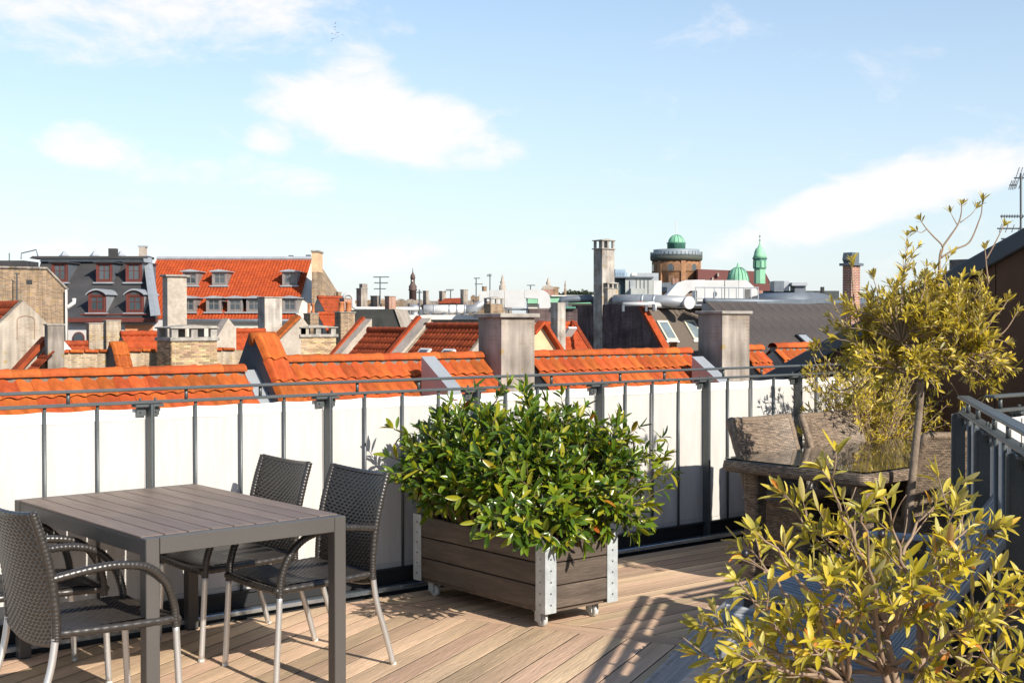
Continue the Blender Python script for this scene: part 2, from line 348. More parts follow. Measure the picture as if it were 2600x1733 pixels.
# ------------------------------------------------------------------ deck: two fields of planks meeting at a border plank
deck = struct('deck')
BD = Vector((math.cos(R(-66.5)), math.sin(R(-66.5)), 0)); BN = Vector((-BD.y, BD.x, 0))         # border direction, normal to the right field
B0 = Vector((3.795, 5.893, 0))
def clip(poly, p0, n):
    out = []
    for i, a in enumerate(poly):
        b = poly[(i+1) % len(poly)]; da = (a-p0).dot(n); db = (b-p0).dot(n)
        if da >= 0: out.append(a)
        if da*db < 0: out.append(a+(b-a)*(da/(da-db)))
    return out
def plank(poly, ang, th=.028):
    if len(poly) < 3: return
    ar = sum((poly[i].cross(poly[(i+1) % len(poly)])).z for i in range(len(poly)))/2
    if abs(ar) < .004: return
    c = sum(poly, Vector())/len(poly); rot = Matrix.Rotation(-ang, 3, 'Z'); q = [rot @ (p-c) for p in poly]
    cen = Vector((0, 0, 0)); ins = []
    for p in q:                                                     # eased top edge
        y = p.y-math.copysign(.0012, p.y); x = p.x-math.copysign(.001, p.x); ins.append(Vector((x, y, 0)))
    dz = random.uniform(-.0012, .0012); n = len(q); m = MB()
    vs = [Vector((p.x, p.y, -th)) for p in q]+[Vector((p.x, p.y, -.0015)) for p in q]+ins
    fs = [tuple(range(n))[::-1], tuple(range(2*n, 3*n))]+[(k*n+i, k*n+(i+1) % n, (k+1)*n+(i+1) % n, (k+1)*n+i) for k in (0, 1) for i in range(n)]
    m.add(vs, fs); o = m.build('plank', wood_deck, deck); o.data.materials.append(grime_shade)
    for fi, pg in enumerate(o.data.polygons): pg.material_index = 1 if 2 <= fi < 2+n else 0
    o.location = (c.x, c.y, dz); o.rotation_euler = (0, 0, ang)
def rect(o, ax, ay, a0, a1, b0, b1): return [o+ax*a0+ay*b0, o+ax*a1+ay*b0, o+ax*a1+ay*b1, o+ax*a0+ay*b1]
VEDGE = 6.045
grime_shade = mat('grimy_shaded_plank_edge', (.035, .027, .02), .95, fine=.3, fs=40)  # dirt plus gap shade painted into the plank sides, keeping the joints dark
far = (Vector((0, VEDGE, 0)), Vector((0, -1, 0)))
LA = R(26.8); la = Vector((math.cos(LA), math.sin(LA), 0)); ln = Vector((-la.y, la.x, 0)); pit = .1285
for k in range(-34, 26):
    off = random.uniform(-1, 1)
    p = rect(B0, la, ln, -9, 3, k*pit+.0038, (k+1)*pit-.0038)
    p = clip(p, B0, -BN); p = clip(p, *far) if len(p) > 2 else p
    p = clip(p, Vector((-1.5, 0, 0)), Vector((1, 0, 0))) if len(p) > 2 else p
    plank(p, LA)
p = rect(B0, BD, BN, -1.2, 6.5, .006, .138); plank(clip(p, *far), math.atan2(BD.y, BD.x))
ux, vy = Vector((1, 0, 0)), Vector((0, 1, 0))
for k in range(0, 44):
    v1 = VEDGE-k*.1225
    p = rect(Vector(), ux, vy, 2.5, 8.85, v1-.1152, v1)
    p = clip(p, B0+BN*.144, BN)
    if len(p) > 2: plank(p, 0.)

# ------------------------------------------------------------------ steel railings with white screens
def railing(name, label, loc, ang, length, posts, screens=True, bars=3, mod=1.0435, stubs=True, first=0.):
    """local x runs along, y points outwards, z up"""
    rt = thing(name, label, 'railing', loc, ang)
    m = MB(); m.box(0, -.022, 1.150, length, .022, 1.165, .003); m.build('rail', steel, rt)
    m = MB(); m.box(0, -.027, 1.216, length, .027, 1.231, .004); m.build('handrail', steel, rt)
    m = MB(); m.box(0, -.02, .118, length, .010, .130); m.box(0, -.004, .0, length, .010, .118); m.build('bottom_rail', dark_gap if screens else steel, rt)
    m = MB(); m.box(0, -.125, .026, length, -.078, .052, .003); m.build('ledge', ledge_m, rt)
    m = MB(); m.box(0, -.078, -.02, length, -.005, .04); m.build('gutter', dark_gap, rt)
    pm = MB(); pm.box(-.006, -.054, -.05, .006, .006, 1.149, .0015); pm.box(.007, -.054, .0, .013, -.044, 1.148); pmesh = pm.mesh('post', steel)
    cm = MB(); cm.box(-.075, -.03, 1.134, .075, .03, 1.148, .002); cm.box(-.06, -.004, 1.09, -.012, .004, 1.134); cm.box(.014, -.004, 1.09, .06, .004, 1.134)
    for sx in (-.04, .04): cm.lathe([(.007, 0), (.007, .012)], (sx, -.0, 1.166), 6); cm.lathe([(.006, 0), (.006, .006)], (sx, -.005, 1.11), 6, ax=(0, -1, 0))
    cmesh = cm.mesh('bracket', steel)
    bm = MB(); bm.lathe([(.0085, .131), (.0085, 1.149)], (0, 0, 0), 8); bmesh_ = bm.mesh('bar', steel, True)
    st = MB(); st.lathe([(.0095, 1.166), (.0095, 1.215)], (0, 0, 0), 8); smesh = st.mesh('spacer', steel, True)
    for i, x in enumerate(posts):
        po = piece('post', pmesh, rt, Matrix.Translation((x, 0, 0))); piece('bracket', cmesh, po, Matrix.Identity(4))
    allx = sorted(posts)
    edges = [allx[0]-mod]+allx+[allx[-1]+mod]
    for a, b_ in zip(edges, edges[1:]):
        for k in range(1, bars+1):
            x = a+(b_-a)*k/(bars+1)
            if .02 < x < length-.02: piece('bar', bmesh_, rt, Matrix.Translation((x, 0, 0)))
        for t in ((.20, .61) if stubs else ()):
            x = a+(b_-a)*t
            if .02 < x < length-.02: piece('spacer', smesh, rt, Matrix.Translation((x, 0, 0)))
        if screens:
            x0, x1 = max(a-.012, 0.), min(b_+.012, length)
            if x1-x0 < .1: continue
            ph = random.uniform(0, 6); z0, z1 = .108, 1.128
            def fn(s, t, y=0.):
                X = x0+(x1-x0)*s; sag = .007*math.sin(math.pi*((X-a)/(b_-a)*4 % 1))
                return (X, .0185+y+.003*math.sin(X*9+ph)+.0022*math.sin(X*31+ph*2)+.002*math.sin(t*3+ph), z0+(z1-sag-z0)*t)
            m = MB(); m.grid(fn, 48, 4); m.grid(lambda s, t: fn(s, t, .002), 48, 4, flip=True)
            sc = m.build('screen', fabric, rt, True)
            m = MB(); m.grid(lambda s, t: (fn(s, 1)[0], fn(s, 1)[1]-.003, fn(s, 1)[2]-.058*(1-t)+.0015), 48, 1); m.build('hem', hem_m, sc, True)
            m = MB(); m.grid(lambda s, t: (fn(s, 0)[0], fn(s, 0)[1]-.0025, fn(s, 0)[2]+.045*t), 48, 1); m.build('hem', fabric, sc, True)
            m = MB(); m.tube([(fn(i/48, 0)[0], fn(i/48, 0)[1]-.003, z0+.046+.003*(i % 2)) for i in range(49)], .0012, 4); m.build('seam', mat('seam_thread', (.36, .34, .31), .9), sc)
            for (q0, q1) in ((x0, x0+.085), (x1-.085, x1)):          # doubled fabric where two screens overlap at a post
                m = MB(); s0, s1 = (q0-x0)/(x1-x0), (q1-x0)/(x1-x0)
                m.grid(lambda s, t: (lambda P: (P[0], P[1]+.009, P[2]-.002))(fn(s0+(s1-s0)*s, t)), 6, 4); m.build('overlap', fabric, sc, True)
    return rt
SCR = 6.165
railing('balustrade', 'long grey steel balustrade with white fabric screens along the roof edge', (.60, SCR, 0), 0, 8.25, [2.669-.6+1.0435*k for k in range(-2, 6)])
RC = Vector((5.25, 3.16, 0)); ra = math.atan2(2.086-3.16, 3.82-5.25)
railing('balustrade', 'short slanted grey balustrade with white screens beside the grey slatted loungers', RC, ra, 2.35, [.02, .90, 1.78, 2.33], mod=.88)
railing('balustrade', 'grey balustrade running from the slanted corner to the brown gable wall', (8.82, 3.10, 0), math.pi, 3.45, [.03, 1.07, 2.11, 3.15])

# ------------------------------------------------------------------ dining table
TW, TL, TH = .905, 1.42, .74
tb = thing('dining_table', 'dark bronze metal garden table with brown slatted top', 'table', (2.43, 5.345, 0), R(1.2))
for i in (-1, 1):
    for j in (-1, 1):
        m = MB(); x = i*(TW/2-.0285); y = j*(TL/2-.0285); m.box(x-.028, y-.028, .004, x+.028, y+.028, TH-.003, .003); lo = m.build('leg', alu_dark, tb)
        m = MB(); m.box(x-.026, y-.026, 0, x+.026, y+.026, .004); m.build('foot_cap', dark_gap, lo)
for j in (-1, 1):
    m = MB(); y = j*(TL/2-.0285); m.box(-TW/2+.058, y-.028, TH-.066, TW/2-.058, y+.028, TH-.003, .002); m.build('apron', alu_dark, tb)
for i in (-1, 1):
    m = MB(); x = i*(TW/2-.0285); m.box(x-.024, -TL/2+.058, TH-.072, x+.024, TL/2-.058, TH-.012, .002); m.build('apron', alu_dark, tb)
NB = 9; bw = (TW-.004)/NB
m = MB(); m.obox((0, 0, -.006), (bw-.0065, TL-.114, .012), b=.0018); bme = m.mesh('slat', board_m)
for k in range(NB): piece('slat', bme, tb, Matrix.Translation((-TW/2+.002+bw*(k+.5), 0, TH)))
for y in (-.42, 0, .42):
    m = MB(); m.box(-TW/2+.055, y-.02, TH-.04, TW/2-.055, y+.02, TH-.0135); m.build('crossbar', alu_dark, tb)

# ------------------------------------------------------------------ black rattan chairs (sitter faces +x)
def make_chair():
    t = thing('rattan_armchair', 'x', 'chair', (0, 0, 0))
    HW = .235
    for s in (-1, 1):
        y = s*HW
        # rear leg and back post
        m = MB(); m.tube(catm([(-.335, y, 0), (-.295, y, .14), (-.245, y, .30), (-.222, y, .44)], 6), .0135, 10); lo = m.build('leg', alu, t, True)
        m = MB(); m.lathe([(.0145, 0), (.0145, .012)], (-.335, y, 0), 8); m.build('foot_cap', castor_m, lo)
        m = MB(); pth = catm([(-.222, y, .405), (-.224, y, .50), (-.240, y, .64), (-.268, y*1.0, .76), (-.305, y*.985, .878)], 26)
        m.tube(pth, [.0172*(1+.07*math.sin(i*1.9)) for i in range(len(pth))], 10); m.build('back_post', rattan_black, t, True)
        # front leg
        m = MB(); m.tube(catm([(.268, y, 0), (.258, y, .2), (.248, y, .40)], 6), .0135, 10); lo = m.build('leg', alu, t, True)
        m = MB(); m.lathe([(.0145, 0), (.0145, .012)], (.268, y, 0), 8); m.build('foot_cap', castor_m, lo)
        # arm
        m = MB(); pth = catm([(.249, y, .385), (.240, y, .47), (.205, y*1.03, .56), (.13, y*1.06, .630), (.02, y*1.07, .655), (-.10, y*1.05, .652), (-.238, y, .632)], 22)
        m.tube(pth, [.0165*(1+.06*math.sin(i*1.9)) for i in range(len(pth))], 10); m.build('armrest', rattan_black, t, True)
    # woven seat with rolled rim
    nx, ny = 34, 34
    def seat(a, c, off=0., A=.0022):
        x = -.225+.47*a; y = (c-.5)*.45
        dip = -.016*math.sin(math.pi*a)*math.sin(math.pi*c)-.018*max(0, a-.8)**2*25*.6
        w = A*math.sin(math.pi*nx*a)*math.sin(math.pi*ny*c)+A*.5*math.sin(2*math.pi*ny*c)
        return (x, y, .437+dip+w+off)
    m = MB(); m.grid(seat, nx*4, ny*4); m.grid(lambda a, c: seat(a, c, -.016), 24, 24, flip=True); so = m.build('seat', rattan_black, t, True)
    m = MB(); rim = catm([(-.222, -.225, .428), (0, -.232, .420), (.235, -.23, .415), (.255, -.2, .412), (.257, 0, .408), (.255, .2, .412), (.235, .23, .415), (0, .232, .420), (-.222, .225, .428)], 20)
    m.tube(rim, [.0165*(1+.06*math.sin(i*1.9)) for i in range(len(rim))], 9); m.build('rim', rattan_black, so, True)
    m = MB(); m.tube([(-.222, -.225, .428), (-.222, .225, .428)], .013, 8); m.build('crossbar', rattan_black, so, True)
    # woven back
    nb, nh = 26, 34
    def back(a, c, off=0., A=.0024):
        y = (a-.5)*.462; q = 1-(2*a-1)**2
        z0 = .395-.028*q; z1 = .872-.012*q; z = z0+(z1-z0)*c; k = (z-.4)/.48
        x = -.224-.082*max(k, 0)**1.8-.030*q*(.35+.65*c)
        w = A*math.sin(math.pi*nb*a)*math.sin(math.pi*nh*c)+.0012*math.sin(2*math.pi*nh*c)
        return (x+w+off, y, z)
    m = MB(); m.grid(lambda a, c: back(a, c, .0095), nb*4, nh*4, flip=True); m.grid(lambda a, c: back(a, c, -.0095), nb*4, nh*4); bo = m.build('backrest', rattan_black, t, True)
    m = MB(); m.tube([back(i/40, 1., 0, 0) for i in range(41)], [.0125*(1+.06*math.sin(i*2.1)) for i in range(41)], 9); m.build('top_rail', rattan_black, bo, True)
    m = MB(); m.tube([back(i/40, 0., 0, 0) for i in range(41)], .0105, 8); m.build('bottom_rail', rattan_black, bo, True)
    return t
ch0 = make_chair()
CH = [(2.87, 5.66, 180, 'black woven rattan armchair at the table side facing the planter, next to the white screens'),
      (2.925, 5.06, 180, 'black woven rattan armchair between the table and the wooden planter, away from the screens'),
      (1.86, 4.86, 2, 'black woven rattan armchair on the table side away from the planter, farther from the screens'),
      (1.88, 5.60, -3, 'black woven rattan armchair on the table side away from the planter, close to the screens')]
for i, (x, y, a, lb) in enumerate(CH):
    c = ch0 if i == 0 else dup(ch0)
    c.location = (x, y, 0); c.rotation_euler = (0, 0, R(a)); tag(c, lb, 'chair', 'black rattan chairs around the table')

# ------------------------------------------------------------------ planter on castors
PX0, PX1, PY0, PY1, PZ0, PZ1 = 4.183, 4.690, 4.829, 5.985, .098, .462
pl = thing('wooden_planter', 'dark wooden planter box with galvanised corner plates and castors', 'planter', ((PX0+PX1)/2, (PY0+PY1)/2, 0))
rh = (PZ1-PZ0)/3
for k in range(3):
    z0 = PZ0+.012+k*rh-.004*k; z1 = z0+rh-.010
    for (x0, y0, x1, y1, an) in ((PX0+.006, PY0+.03, PX0+.030, PY1-.03, 1), (PX1-.030, PY0+.03, PX1-.006, PY1-.03, 1), (PX0+.03, PY0+.006, PX1-.03, PY0+.030, 0), (PX0+.03, PY1-.030, PX1-.03, PY1-.006, 0)):
        c = Vector(((x0+x1)/2, (y0+y1)/2, (z0+z1)/2)); m = MB(); L = (y1-y0) if an else (x1-x0)
        m.obox((0, 0, 0), (L, .024, z1-z0), b=.003); o = m.build('plank', wood_plant, pl); o.location = c-WL[pl.name]; o.rotation_euler = (0, 0, R(90) if an else 0)
rv = MB(); rv.lathe([(.0058, 0), (.0058, .002), (.003, .0045)], (0, 0, 0), 8); rme = rv.mesh('rivet', bolt_m)
for i, x in ((-1, PX0), (1, PX1)):
    for j, y in ((-1, PY0), (1, PY1)):
        m = MB(); a = .075
        m.box(x, y, PZ0-.008, x-i*.0045, y-j*a, PZ1+.006); m.box(x-i*.0045, y, PZ0-.008, x-i*a, y-j*.0045, PZ1+.006)
        co = m.build('corner_plate', galv, pl, world=True)
        for k in range(6):
            z = PZ0+.035+k*.058-WL[pl.name].z
            piece('rivet', rme, co, Matrix.Translation((x-WL[pl.name].x, y-j*.038-WL[pl.name].y, z)) @ Matrix.Rotation(R(90)*i, 4, 'Y'))
            piece('rivet', rme, co, Matrix.Translation((x-i*.038-WL[pl.name].x, y-WL[pl.name].y, z)) @ Matrix.Rotation(R(90)*-j, 4, 'X'))
        wx, wy = x-i*.075, y-j*.11; m = MB()
        m.box(wx-.032, wy-.036, PZ0-.018, wx+.032, wy+.036, PZ0-.014); m.box(wx-.026, wy-.014, .026, wx-.020, wy+.03, PZ0-.018); m.box(wx+.020, wy-.014, .026, wx+.026, wy+.03, PZ0-.018)
        cs = m.build('castor', galv, pl, world=True)
        m = MB(); m.lathe([(.020, -.013), (.030, -.013), (.034, -.008), (.034, .008), (.030, .013), (.020, .013)], (wx, wy, .034), 18, ax=(1, 0, 0)); m.build('wheel', castor_m, cs, True, world=True)
        m = MB(); m.lathe([(.008, -.022), (.008, .022)], (wx, wy, .034), 10, ax=(1, 0, 0)); m.build('axle', bolt_m, cs, True, world=True)
m = MB(); m.box(PX0+.032, PY0+.032, PZ0+.02, PX1-.032, PY1-.032, PZ1-.05); m.build('soil', soil, pl, world=True)
m = MB(); m.box(PX0+.03, PY0+.03, PZ0-.012, PX1-.03, PY1-.03, PZ0+.018); m.build('base_board', wood_plant, pl, world=True)
for (ya, yb) in ((PY0+.0, PY0+.0),): pass
# ------------------------------------------------------------------ plants
def leaf_geo(L, Wd, fold=.18, curl=.12, prof=((0, .08), (.10, .40), (.26, .82), (.47, 1.), (.68, .92), (.86, .60), (.96, .26), (1, .03))):
    """leaf along +y, upper side +z: returns verts, faces"""
    vs = []; fs = []
    for t, w in prof:
        z = -curl*L*t*t
        vs += [(-Wd/2*w, L*t, z+fold*Wd*w*.5), (0, L*t, z), (Wd/2*w, L*t, z+fold*Wd*w*.5)]
    for i in range(len(prof)-1):
        a = i*3; fs += [(a, a+1, a+4, a+3), (a+1, a+2, a+5, a+4)]
    return vs, fs
LEAFCAM = Vector((0, 0, EYE))
def leaf_matrix(pos, d, up, s):
    y = d.normalized(); z = (up-y*up.dot(y))
    if z.length < 1e-3: z = Vector((1, 0, 0))-y*y.x
    z.normalize(); x = y.cross(z); return basis(x*s, y*s, z*s, pos)
def dress(root, leaves, geos, m, single=300):
    """leaves: list of (pos, dir, up, scale).  The ones that show largest become parts, the rest one mass of foliage."""
    w = WL[root.name]; meshes = []
    for g in geos: b = MB(); b.add(*g); meshes.append(b.mesh('leaf', m, True))
    def size(l): return l[3]/max((l[0]-LEAFCAM).length, .3)
    order = sorted(range(len(leaves)), key=lambda i: -size(leaves[i])*(1+.35*random.random())*(1.0+.6*(l_out[i] if l_out else 0)))
    big = set(order[:single]); mass = MB(); rn = []
    for i, (p, d, u, s) in enumerate(leaves):
        k = random.randrange(len(geos)); mt = leaf_matrix(p-w, d, u, s)
        if i in big: piece('leaf', meshes[k], root, mt)
        else:
            g = geos[k]; mass.add([mt @ Vector(q) for q in g[0]], g[1]); rn += [random.random()]*len(g[0])
    if mass.v:
        o = mass.build('foliage', m, root, True); tag(o, kind='stuff')
        at = o.data.attributes.new('rnd', 'FLOAT', 'POINT'); at.data.foreach_set('value', rn)
l_out = None
def rv3(): 
    while True:
        v = Vector((random.uniform(-1, 1), random.uniform(-1, 1), random.uniform(-1, 1)))
        if .05 < v.length < 1: return v.normalized()
def twig_leaves(path, out, L, n, spread=.9, upb=.5, whorl=5, start=.15, jitter=.25):
    """leaves in pairs along a twig and a rosette at its tip"""
    m = len(path)-1
    def at(t):
        i = min(int(t*m), m-1); f = t*m-i; return path[i].lerp(path[i+1], f), (path[i+1]-path[i]).normalized()
    a0 = random.uniform(0, 6.28)
    for k in range(n):
        p, T = at(start+(1-start)*(k+.3)/n); a0 += 2.3
        q = T.orthogonal().normalized(); q.rotate(Quaternion(T, a0))
        d = (T*(1.1-spread*.6)+q*spread+UP*.25*upb+rv3()*jitter).normalized()
        out.append((p+d*.004, d, (UP*upb*.8+SUN*.7+T*.3-q*.2+rv3()*.4), L*random.uniform(.5, 1.12)))
    p, T = at(1.)
    for k in range(whorl):
        q = T.orthogonal().normalized(); q.rotate(Quaternion(T, a0+k*2.4))
        d = (T*.9+q*random.uniform(.25, .75)+rv3()*.15).normalized()
        out.append((p, d, (T*.35+q*-.5+UP*.2+SUN*.5), L*random.uniform(.7, 1.05)))

# --- laurel in the planter
lau = thing('laurel_shrub', 'glossy green laurel shrub growing out of the wooden planter', 'shrub', ((PX0+PX1)/2, (PY0+PY1)/2, PZ1-.05))
stems = MB(); LV = []
C0 = Vector((4.48, 5.42, .72))
tips = []
for (px, py, v) in ((1045, 1180, 5.75), (1100, 1110, 5.75), (1130, 1060, 5.75), (1180, 1035, 5.7), (1265, 1005, 5.6), (1330, 1000, 5.55), (1385, 1020, 5.5), (1450, 1050, 5.4), (1500, 1060, 5.35), (1400, 1080, 5.2), (1240, 1060, 5.4),
                    (1560, 1110, 5.25), (1620, 1085, 5.2), (1680, 1110, 5.15), (1660, 1170, 5.1), (1690, 1200, 5.1), (1640, 1240, 5.05), (1660, 1280, 5.05), (1590, 1320, 4.95), (1500, 1345, 4.85),
                    (1030, 1200, 5.75), (1080, 1270, 5.65), (1120, 1200, 5.45), (1060, 1240, 5.6)):
    tips.append(PV(px, py, v))
for k in range(200):
    a = random.uniform(0, 6.283); e = math.asin(random.uniform(-.42, 1.)); rr = random.uniform(.6, 1.0)*(1+.10*math.sin(a*3+1)+.07*math.sin(a*5+e*4))
    d = Vector((math.cos(a)*math.cos(e), math.sin(a)*math.cos(e), math.sin(e)))
    ang = d.x*sa-d.y*ca
    tips.append(C0+Vector((d.x*.60, d.y*.62, d.z*(.355 if d.z > 0 else .34)))*rr+Vector((.10, -.05, 0))*max(0, ang))
for k in range(22):                                                  # skirt hanging over the front corner and the open end
    tips.append(PV(random.uniform(1240, 1620), random.uniform(1270, 1375)-.12*0, random.uniform(4.68, 4.86)))
for tp in tips:
    bx = min(max(tp.x+random.uniform(-.2, .2), PX0+.06), PX1-.06); by = min(max(tp.y+random.uniform(-.25, .25), PY0+.08), PY1-.08)
    b0 = Vector((bx, by, PZ1-.05)); mid = b0.lerp(tp, .5)+Vector((0, 0, .16))+rv3()*.05
    if tp.z < .5: mid = Vector((b0.x*.5+tp.x*.5, b0.y*.5+tp.y*.5, .66))
    path = bez(b0, mid, tp, 9); stems.tube(path, [.0062-.0045*i/9 for i in range(10)], 5)
    twig_leaves(path[4:], LV, 1., 11, 1.0, .6, 5)
    for q in range(2):
        i = random.randrange(4, 8); e = path[i]+(path[9]-path[i-1]).normalized()*random.uniform(.08, .15)+rv3()*.09+Vector((0, 0, .03))
        sp_ = bez(path[i], path[i].lerp(e, .5)+Vector((0, 0, .02)), e, 5); stems.tube(sp_, .0022, 4); twig_leaves(sp_, LV, 1., 6, 1.0, .6, 4)
stems.build('stems', ltwig_m, lau, True, world=True)
LG = [leaf_geo(.088, .028, .45, .14), leaf_geo(.075, .026, .35, .30), leaf_geo(.102, .031, .5, .05), leaf_geo(.066, .025, .3, .40), leaf_geo(.092, .024, .7, -.06)]
dress(lau, LV, LG, laurel_m)

# --- olive bush in the foreground, in a clay pot
OB = PC(2290, 1800, 3.3); OB.z = .50
pot_m = mat('terracotta_pot', (.42, .17, .09), .8, var=.12, fine=.1)
pt = thing('terracotta_pot', 'terracotta pot holding the low olive bush', 'pot', (OB.x, OB.y, 0))
m = MB(); m.lathe([(.14, 0), (.17, .02), (.22, .44), (.25, .445), (.255, .52), (.225, .52), (.215, .47)], (0, 0, 0), 28); m.build('body', pot_m, pt, True)
m = MB(); m.lathe([(.2, .44), (.21, .485), (.05, .495)], (0, 0, 0), 20); m.build('soil', soil, pt, True)
ob = thing('olive_bush', 'low yellow-green olive bush with bare twigs beside the slatted loungers', 'bush', (OB.x, OB.y, .495))
st = MB(); LV = []
T = [(2070, 1120), (1960, 1190), (1880, 1290), (1845, 1330), (1830, 1430), (1770, 1560), (1720, 1640), (1840, 1650), (1900, 1480), (2000, 1400), (2040, 1290), (2130, 1300), (2180, 1240), (2240, 1185), (2150, 1420), (2260, 1380), (2330, 1420),
     (2395, 1190), (2440, 1240), (2500, 1270), (2540, 1300), (2470, 1390), (2400, 1440), (2560, 1460), (2590, 1560), (2500, 1560), (2420, 1600), (2300, 1540), (2180, 1520), (2060, 1500), (1960, 1580), (2040, 1640), (2140, 1640), (2250, 1660), (2350, 1690), (2480, 1690), (2590, 1700), (1900, 1700), (1780, 1700), (2010, 1720), (2120, 1735), (2450, 1740), (2660, 1500), (2650, 1640)]
hubs = [OB+Vector((-.05, .02, .16)), OB+Vector((.05, -.03, .2)), OB+Vector((.0, .05, .24)), OB+Vector((.10, -.10, .14)), OB+Vector((-.12, .08, .13))]
for h in hubs: st.tube(bez(OB, OB.lerp(h, .5)+rv3()*.015, h, 6), [.014-.005*i/6 for i in range(7)], 7)
for (px, py) in T:
    px, py = 2240+(px-2240)*.90, 1600+(py-1600)*.90+25; tp = PC(px, py, random.uniform(2.95, 3.6)); h = min(hubs, key=lambda q: (q-tp).length+random.uniform(0, .15))
    mid = h.lerp(tp, .5)+Vector((0, 0, random.uniform(-.02, .09)))+rv3()*.04; L = (tp-h).length
    path = bez(h, mid, tp, 12); path = [p+(rv3()*.007 if 0 < i < 12 else Vector()) for i, p in enumerate(path)]
    st.tube(path, [.0072-.0052*i/12 for i in range(13)], 6)
    twig_leaves(path[9:], LV, 1., 6, .75, .5, 5)
    for q in range(5):
        i = random.randrange(3, 12); dr = ((path[min(i+1, 12)]-path[i-1]).normalized()+rv3()*.85+UP*.45).normalized(); e = path[i]+dr*random.uniform(.05, .12)
        sp_ = bez(path[i], path[i].lerp(e, .5)+rv3()*.012, e, 5); st.tube(sp_, [.0028-.0016*k/5 for k in range(6)], 5)
        if random.random() < .68: twig_leaves(sp_, LV, 1., 4, .8, .5, 4)
st.build('branches', twig_m, ob, True, world=True)
OG = [leaf_geo(.065, .0160, .5, .12), leaf_geo(.057, .0145, .6, .40), leaf_geo(.074, .0165, .4, -.12), leaf_geo(.049, .0160, .3, .55), leaf_geo(.060, .0135, .9, .25)]
dress(ob, LV, OG, olive_m)
fr = MB(); fr.lathe([(.002, -.011), (.009, -.007), (.0105, 0), (.009, .007), (.002, .011)], (0, 0, 0), 10); fme = fr.mesh('olive_fruit', mat('black_olive', (.012, .01, .014), .4), True)
for (px, py) in ((2238, 1355), (2515, 1352), (1892, 1405), (2430, 1610)): piece('olive_fruit', fme, ob, Matrix.Translation(PC(px, py, 3.15)-WL[ob.name]))

# --- standard olive tree behind it
DT = 7.0
base = PC(2284, 1560, DT); base.z = 0
bx = thing('square_planter', 'low grey planter carrying the small olive tree', 'planter', (base.x, base.y, 0))
m = MB(); m.box(-.19, -.19, .0, .19, .19, .26, .01); m.build('box', mat('grey_fibre_pot', (.11, .11, .11), .8), bx)
m = MB(); m.box(-.17, -.17, .255, .17, .17, .268); m.build('soil', soil, bx)
ot = thing('olive_tree', 'small olive tree with bare pale trunk and yellow-green crown', 'tree', (base.x, base.y, .268))
tr = MB(); tp_ = [Vector((base.x, base.y, .268))]+[PC(x, y, DT) for x, y in ((2296, 1420), (2312, 1260), (2326, 1120), (2336, 1020), (2338, 965))]
cp_ = catm(tp_, 6); tr.tube(cp_, [.0245-.006*i/len(cp_) for i in range(len(cp_))], 12)
tr.build('trunk', bark_m, ot, True, world=True)
st = MB(); LV = []; top = cp_[-1]
fork = [top+Vector((-.02, 0, 0)), cp_[-5], cp_[-9]]
lim = [PC(x, y, DT+dz) for x, y, dz in ((2220, 900, .1), (2290, 870, -.15), (2370, 860, .15), (2440, 900, -.1), (2330, 900, .25), (2270, 940, -.2), (2400, 930, .2))]
for e in lim: st.tube(bez(top, top.lerp(e, .5)+rv3()*.03, e, 7), [.016-.008*i/7 for i in range(8)], 7)
for k in range(150):
    a = random.uniform(0, 6.283); t = random.uniform(-.62, 1.); e = math.asin(t)
    d = Vector((math.cos(a)*math.cos(e), math.sin(a)*math.cos(e), math.sin(e))); rr = random.uniform(.5, 1.0)*(1+.16*math.sin(a*2+.7)+.12*math.sin(a*5+2*e))
    tp = PC(2335, 862, DT)+CX*(d.x*.50*rr)+CY*(d.y*.46*rr)+UP*(d.z*(.41 if d.z > 0 else .34)*rr)
    if d.z < 0: tp.z -= .02
    h = min(lim, key=lambda q: (q-tp).length+random.uniform(0, .12)); path = bez(h, h.lerp(tp, .5)+rv3()*.05+UP*.02, tp, 8)
    st.tube(path, [.0058-.004*i/8 for i in range(9)], 5); twig_leaves(path[3:], LV, 1., 9, .7, .6, 6)
    for q in range(3):
        i = random.randrange(2, 8); dr = ((path[i+1]-path[i-1]).normalized()+rv3()*.8+UP*.55).normalized(); en = path[i]+dr*random.uniform(.07, .16)
        sp_ = bez(path[i], path[i].lerp(en, .5)+rv3()*.01, en, 5); st.tube(sp_, .0018, 4); twig_leaves(sp_, LV, 1., 6, .65, .6, 5)
def shoot(pts, d=DT, r=.006, leaf=1, n=5):
    P = catm([PC(x, y, d) for x, y in pts], 6); st.tube(P, [r*(1-.6*i/len(P)) for i in range(len(P))], 6)
    if leaf: twig_leaves(P[-5:], LV, 1., n, .6, .6, 6, start=.5)
shoot([(2372, 790), (2382, 720), (2386, 655), (2390, 632)], r=.011, leaf=0)
shoot([(2388, 650), (2393, 625), (2370, 600), (2352, 580), (2338, 560)], n=4); shoot([(2352, 582), (2340, 590), (2328, 588)], r=.003, n=1)
shoot([(2392, 628), (2412, 600), (2432, 570), (2440, 545), (2442, 520)], n=5); shoot([(2430, 570), (2420, 552), (2414, 540)], r=.003, n=2)
shoot([(2388, 655), (2420, 635), (2455, 620), (2470, 600), (2484, 565), (2492, 540), (2494, 510)], n=5); shoot([(2438, 565), (2465, 545), (2478, 528)], r=.003, n=2)
shoot([(2510, 720), (2505, 680), (2502, 645), (2500, 632)], r=.006, n=4); shoot([(2503, 660), (2525, 620), (2540, 590), (2548, 572)], r=.0045, n=4)
shoot([(2200, 840), (2172, 780), (2165, 720), (2162, 665)], r=.006, n=9); shoot([(2200, 960), (2130, 990), (2075, 930), (2065, 890)], r=.005, n=6)
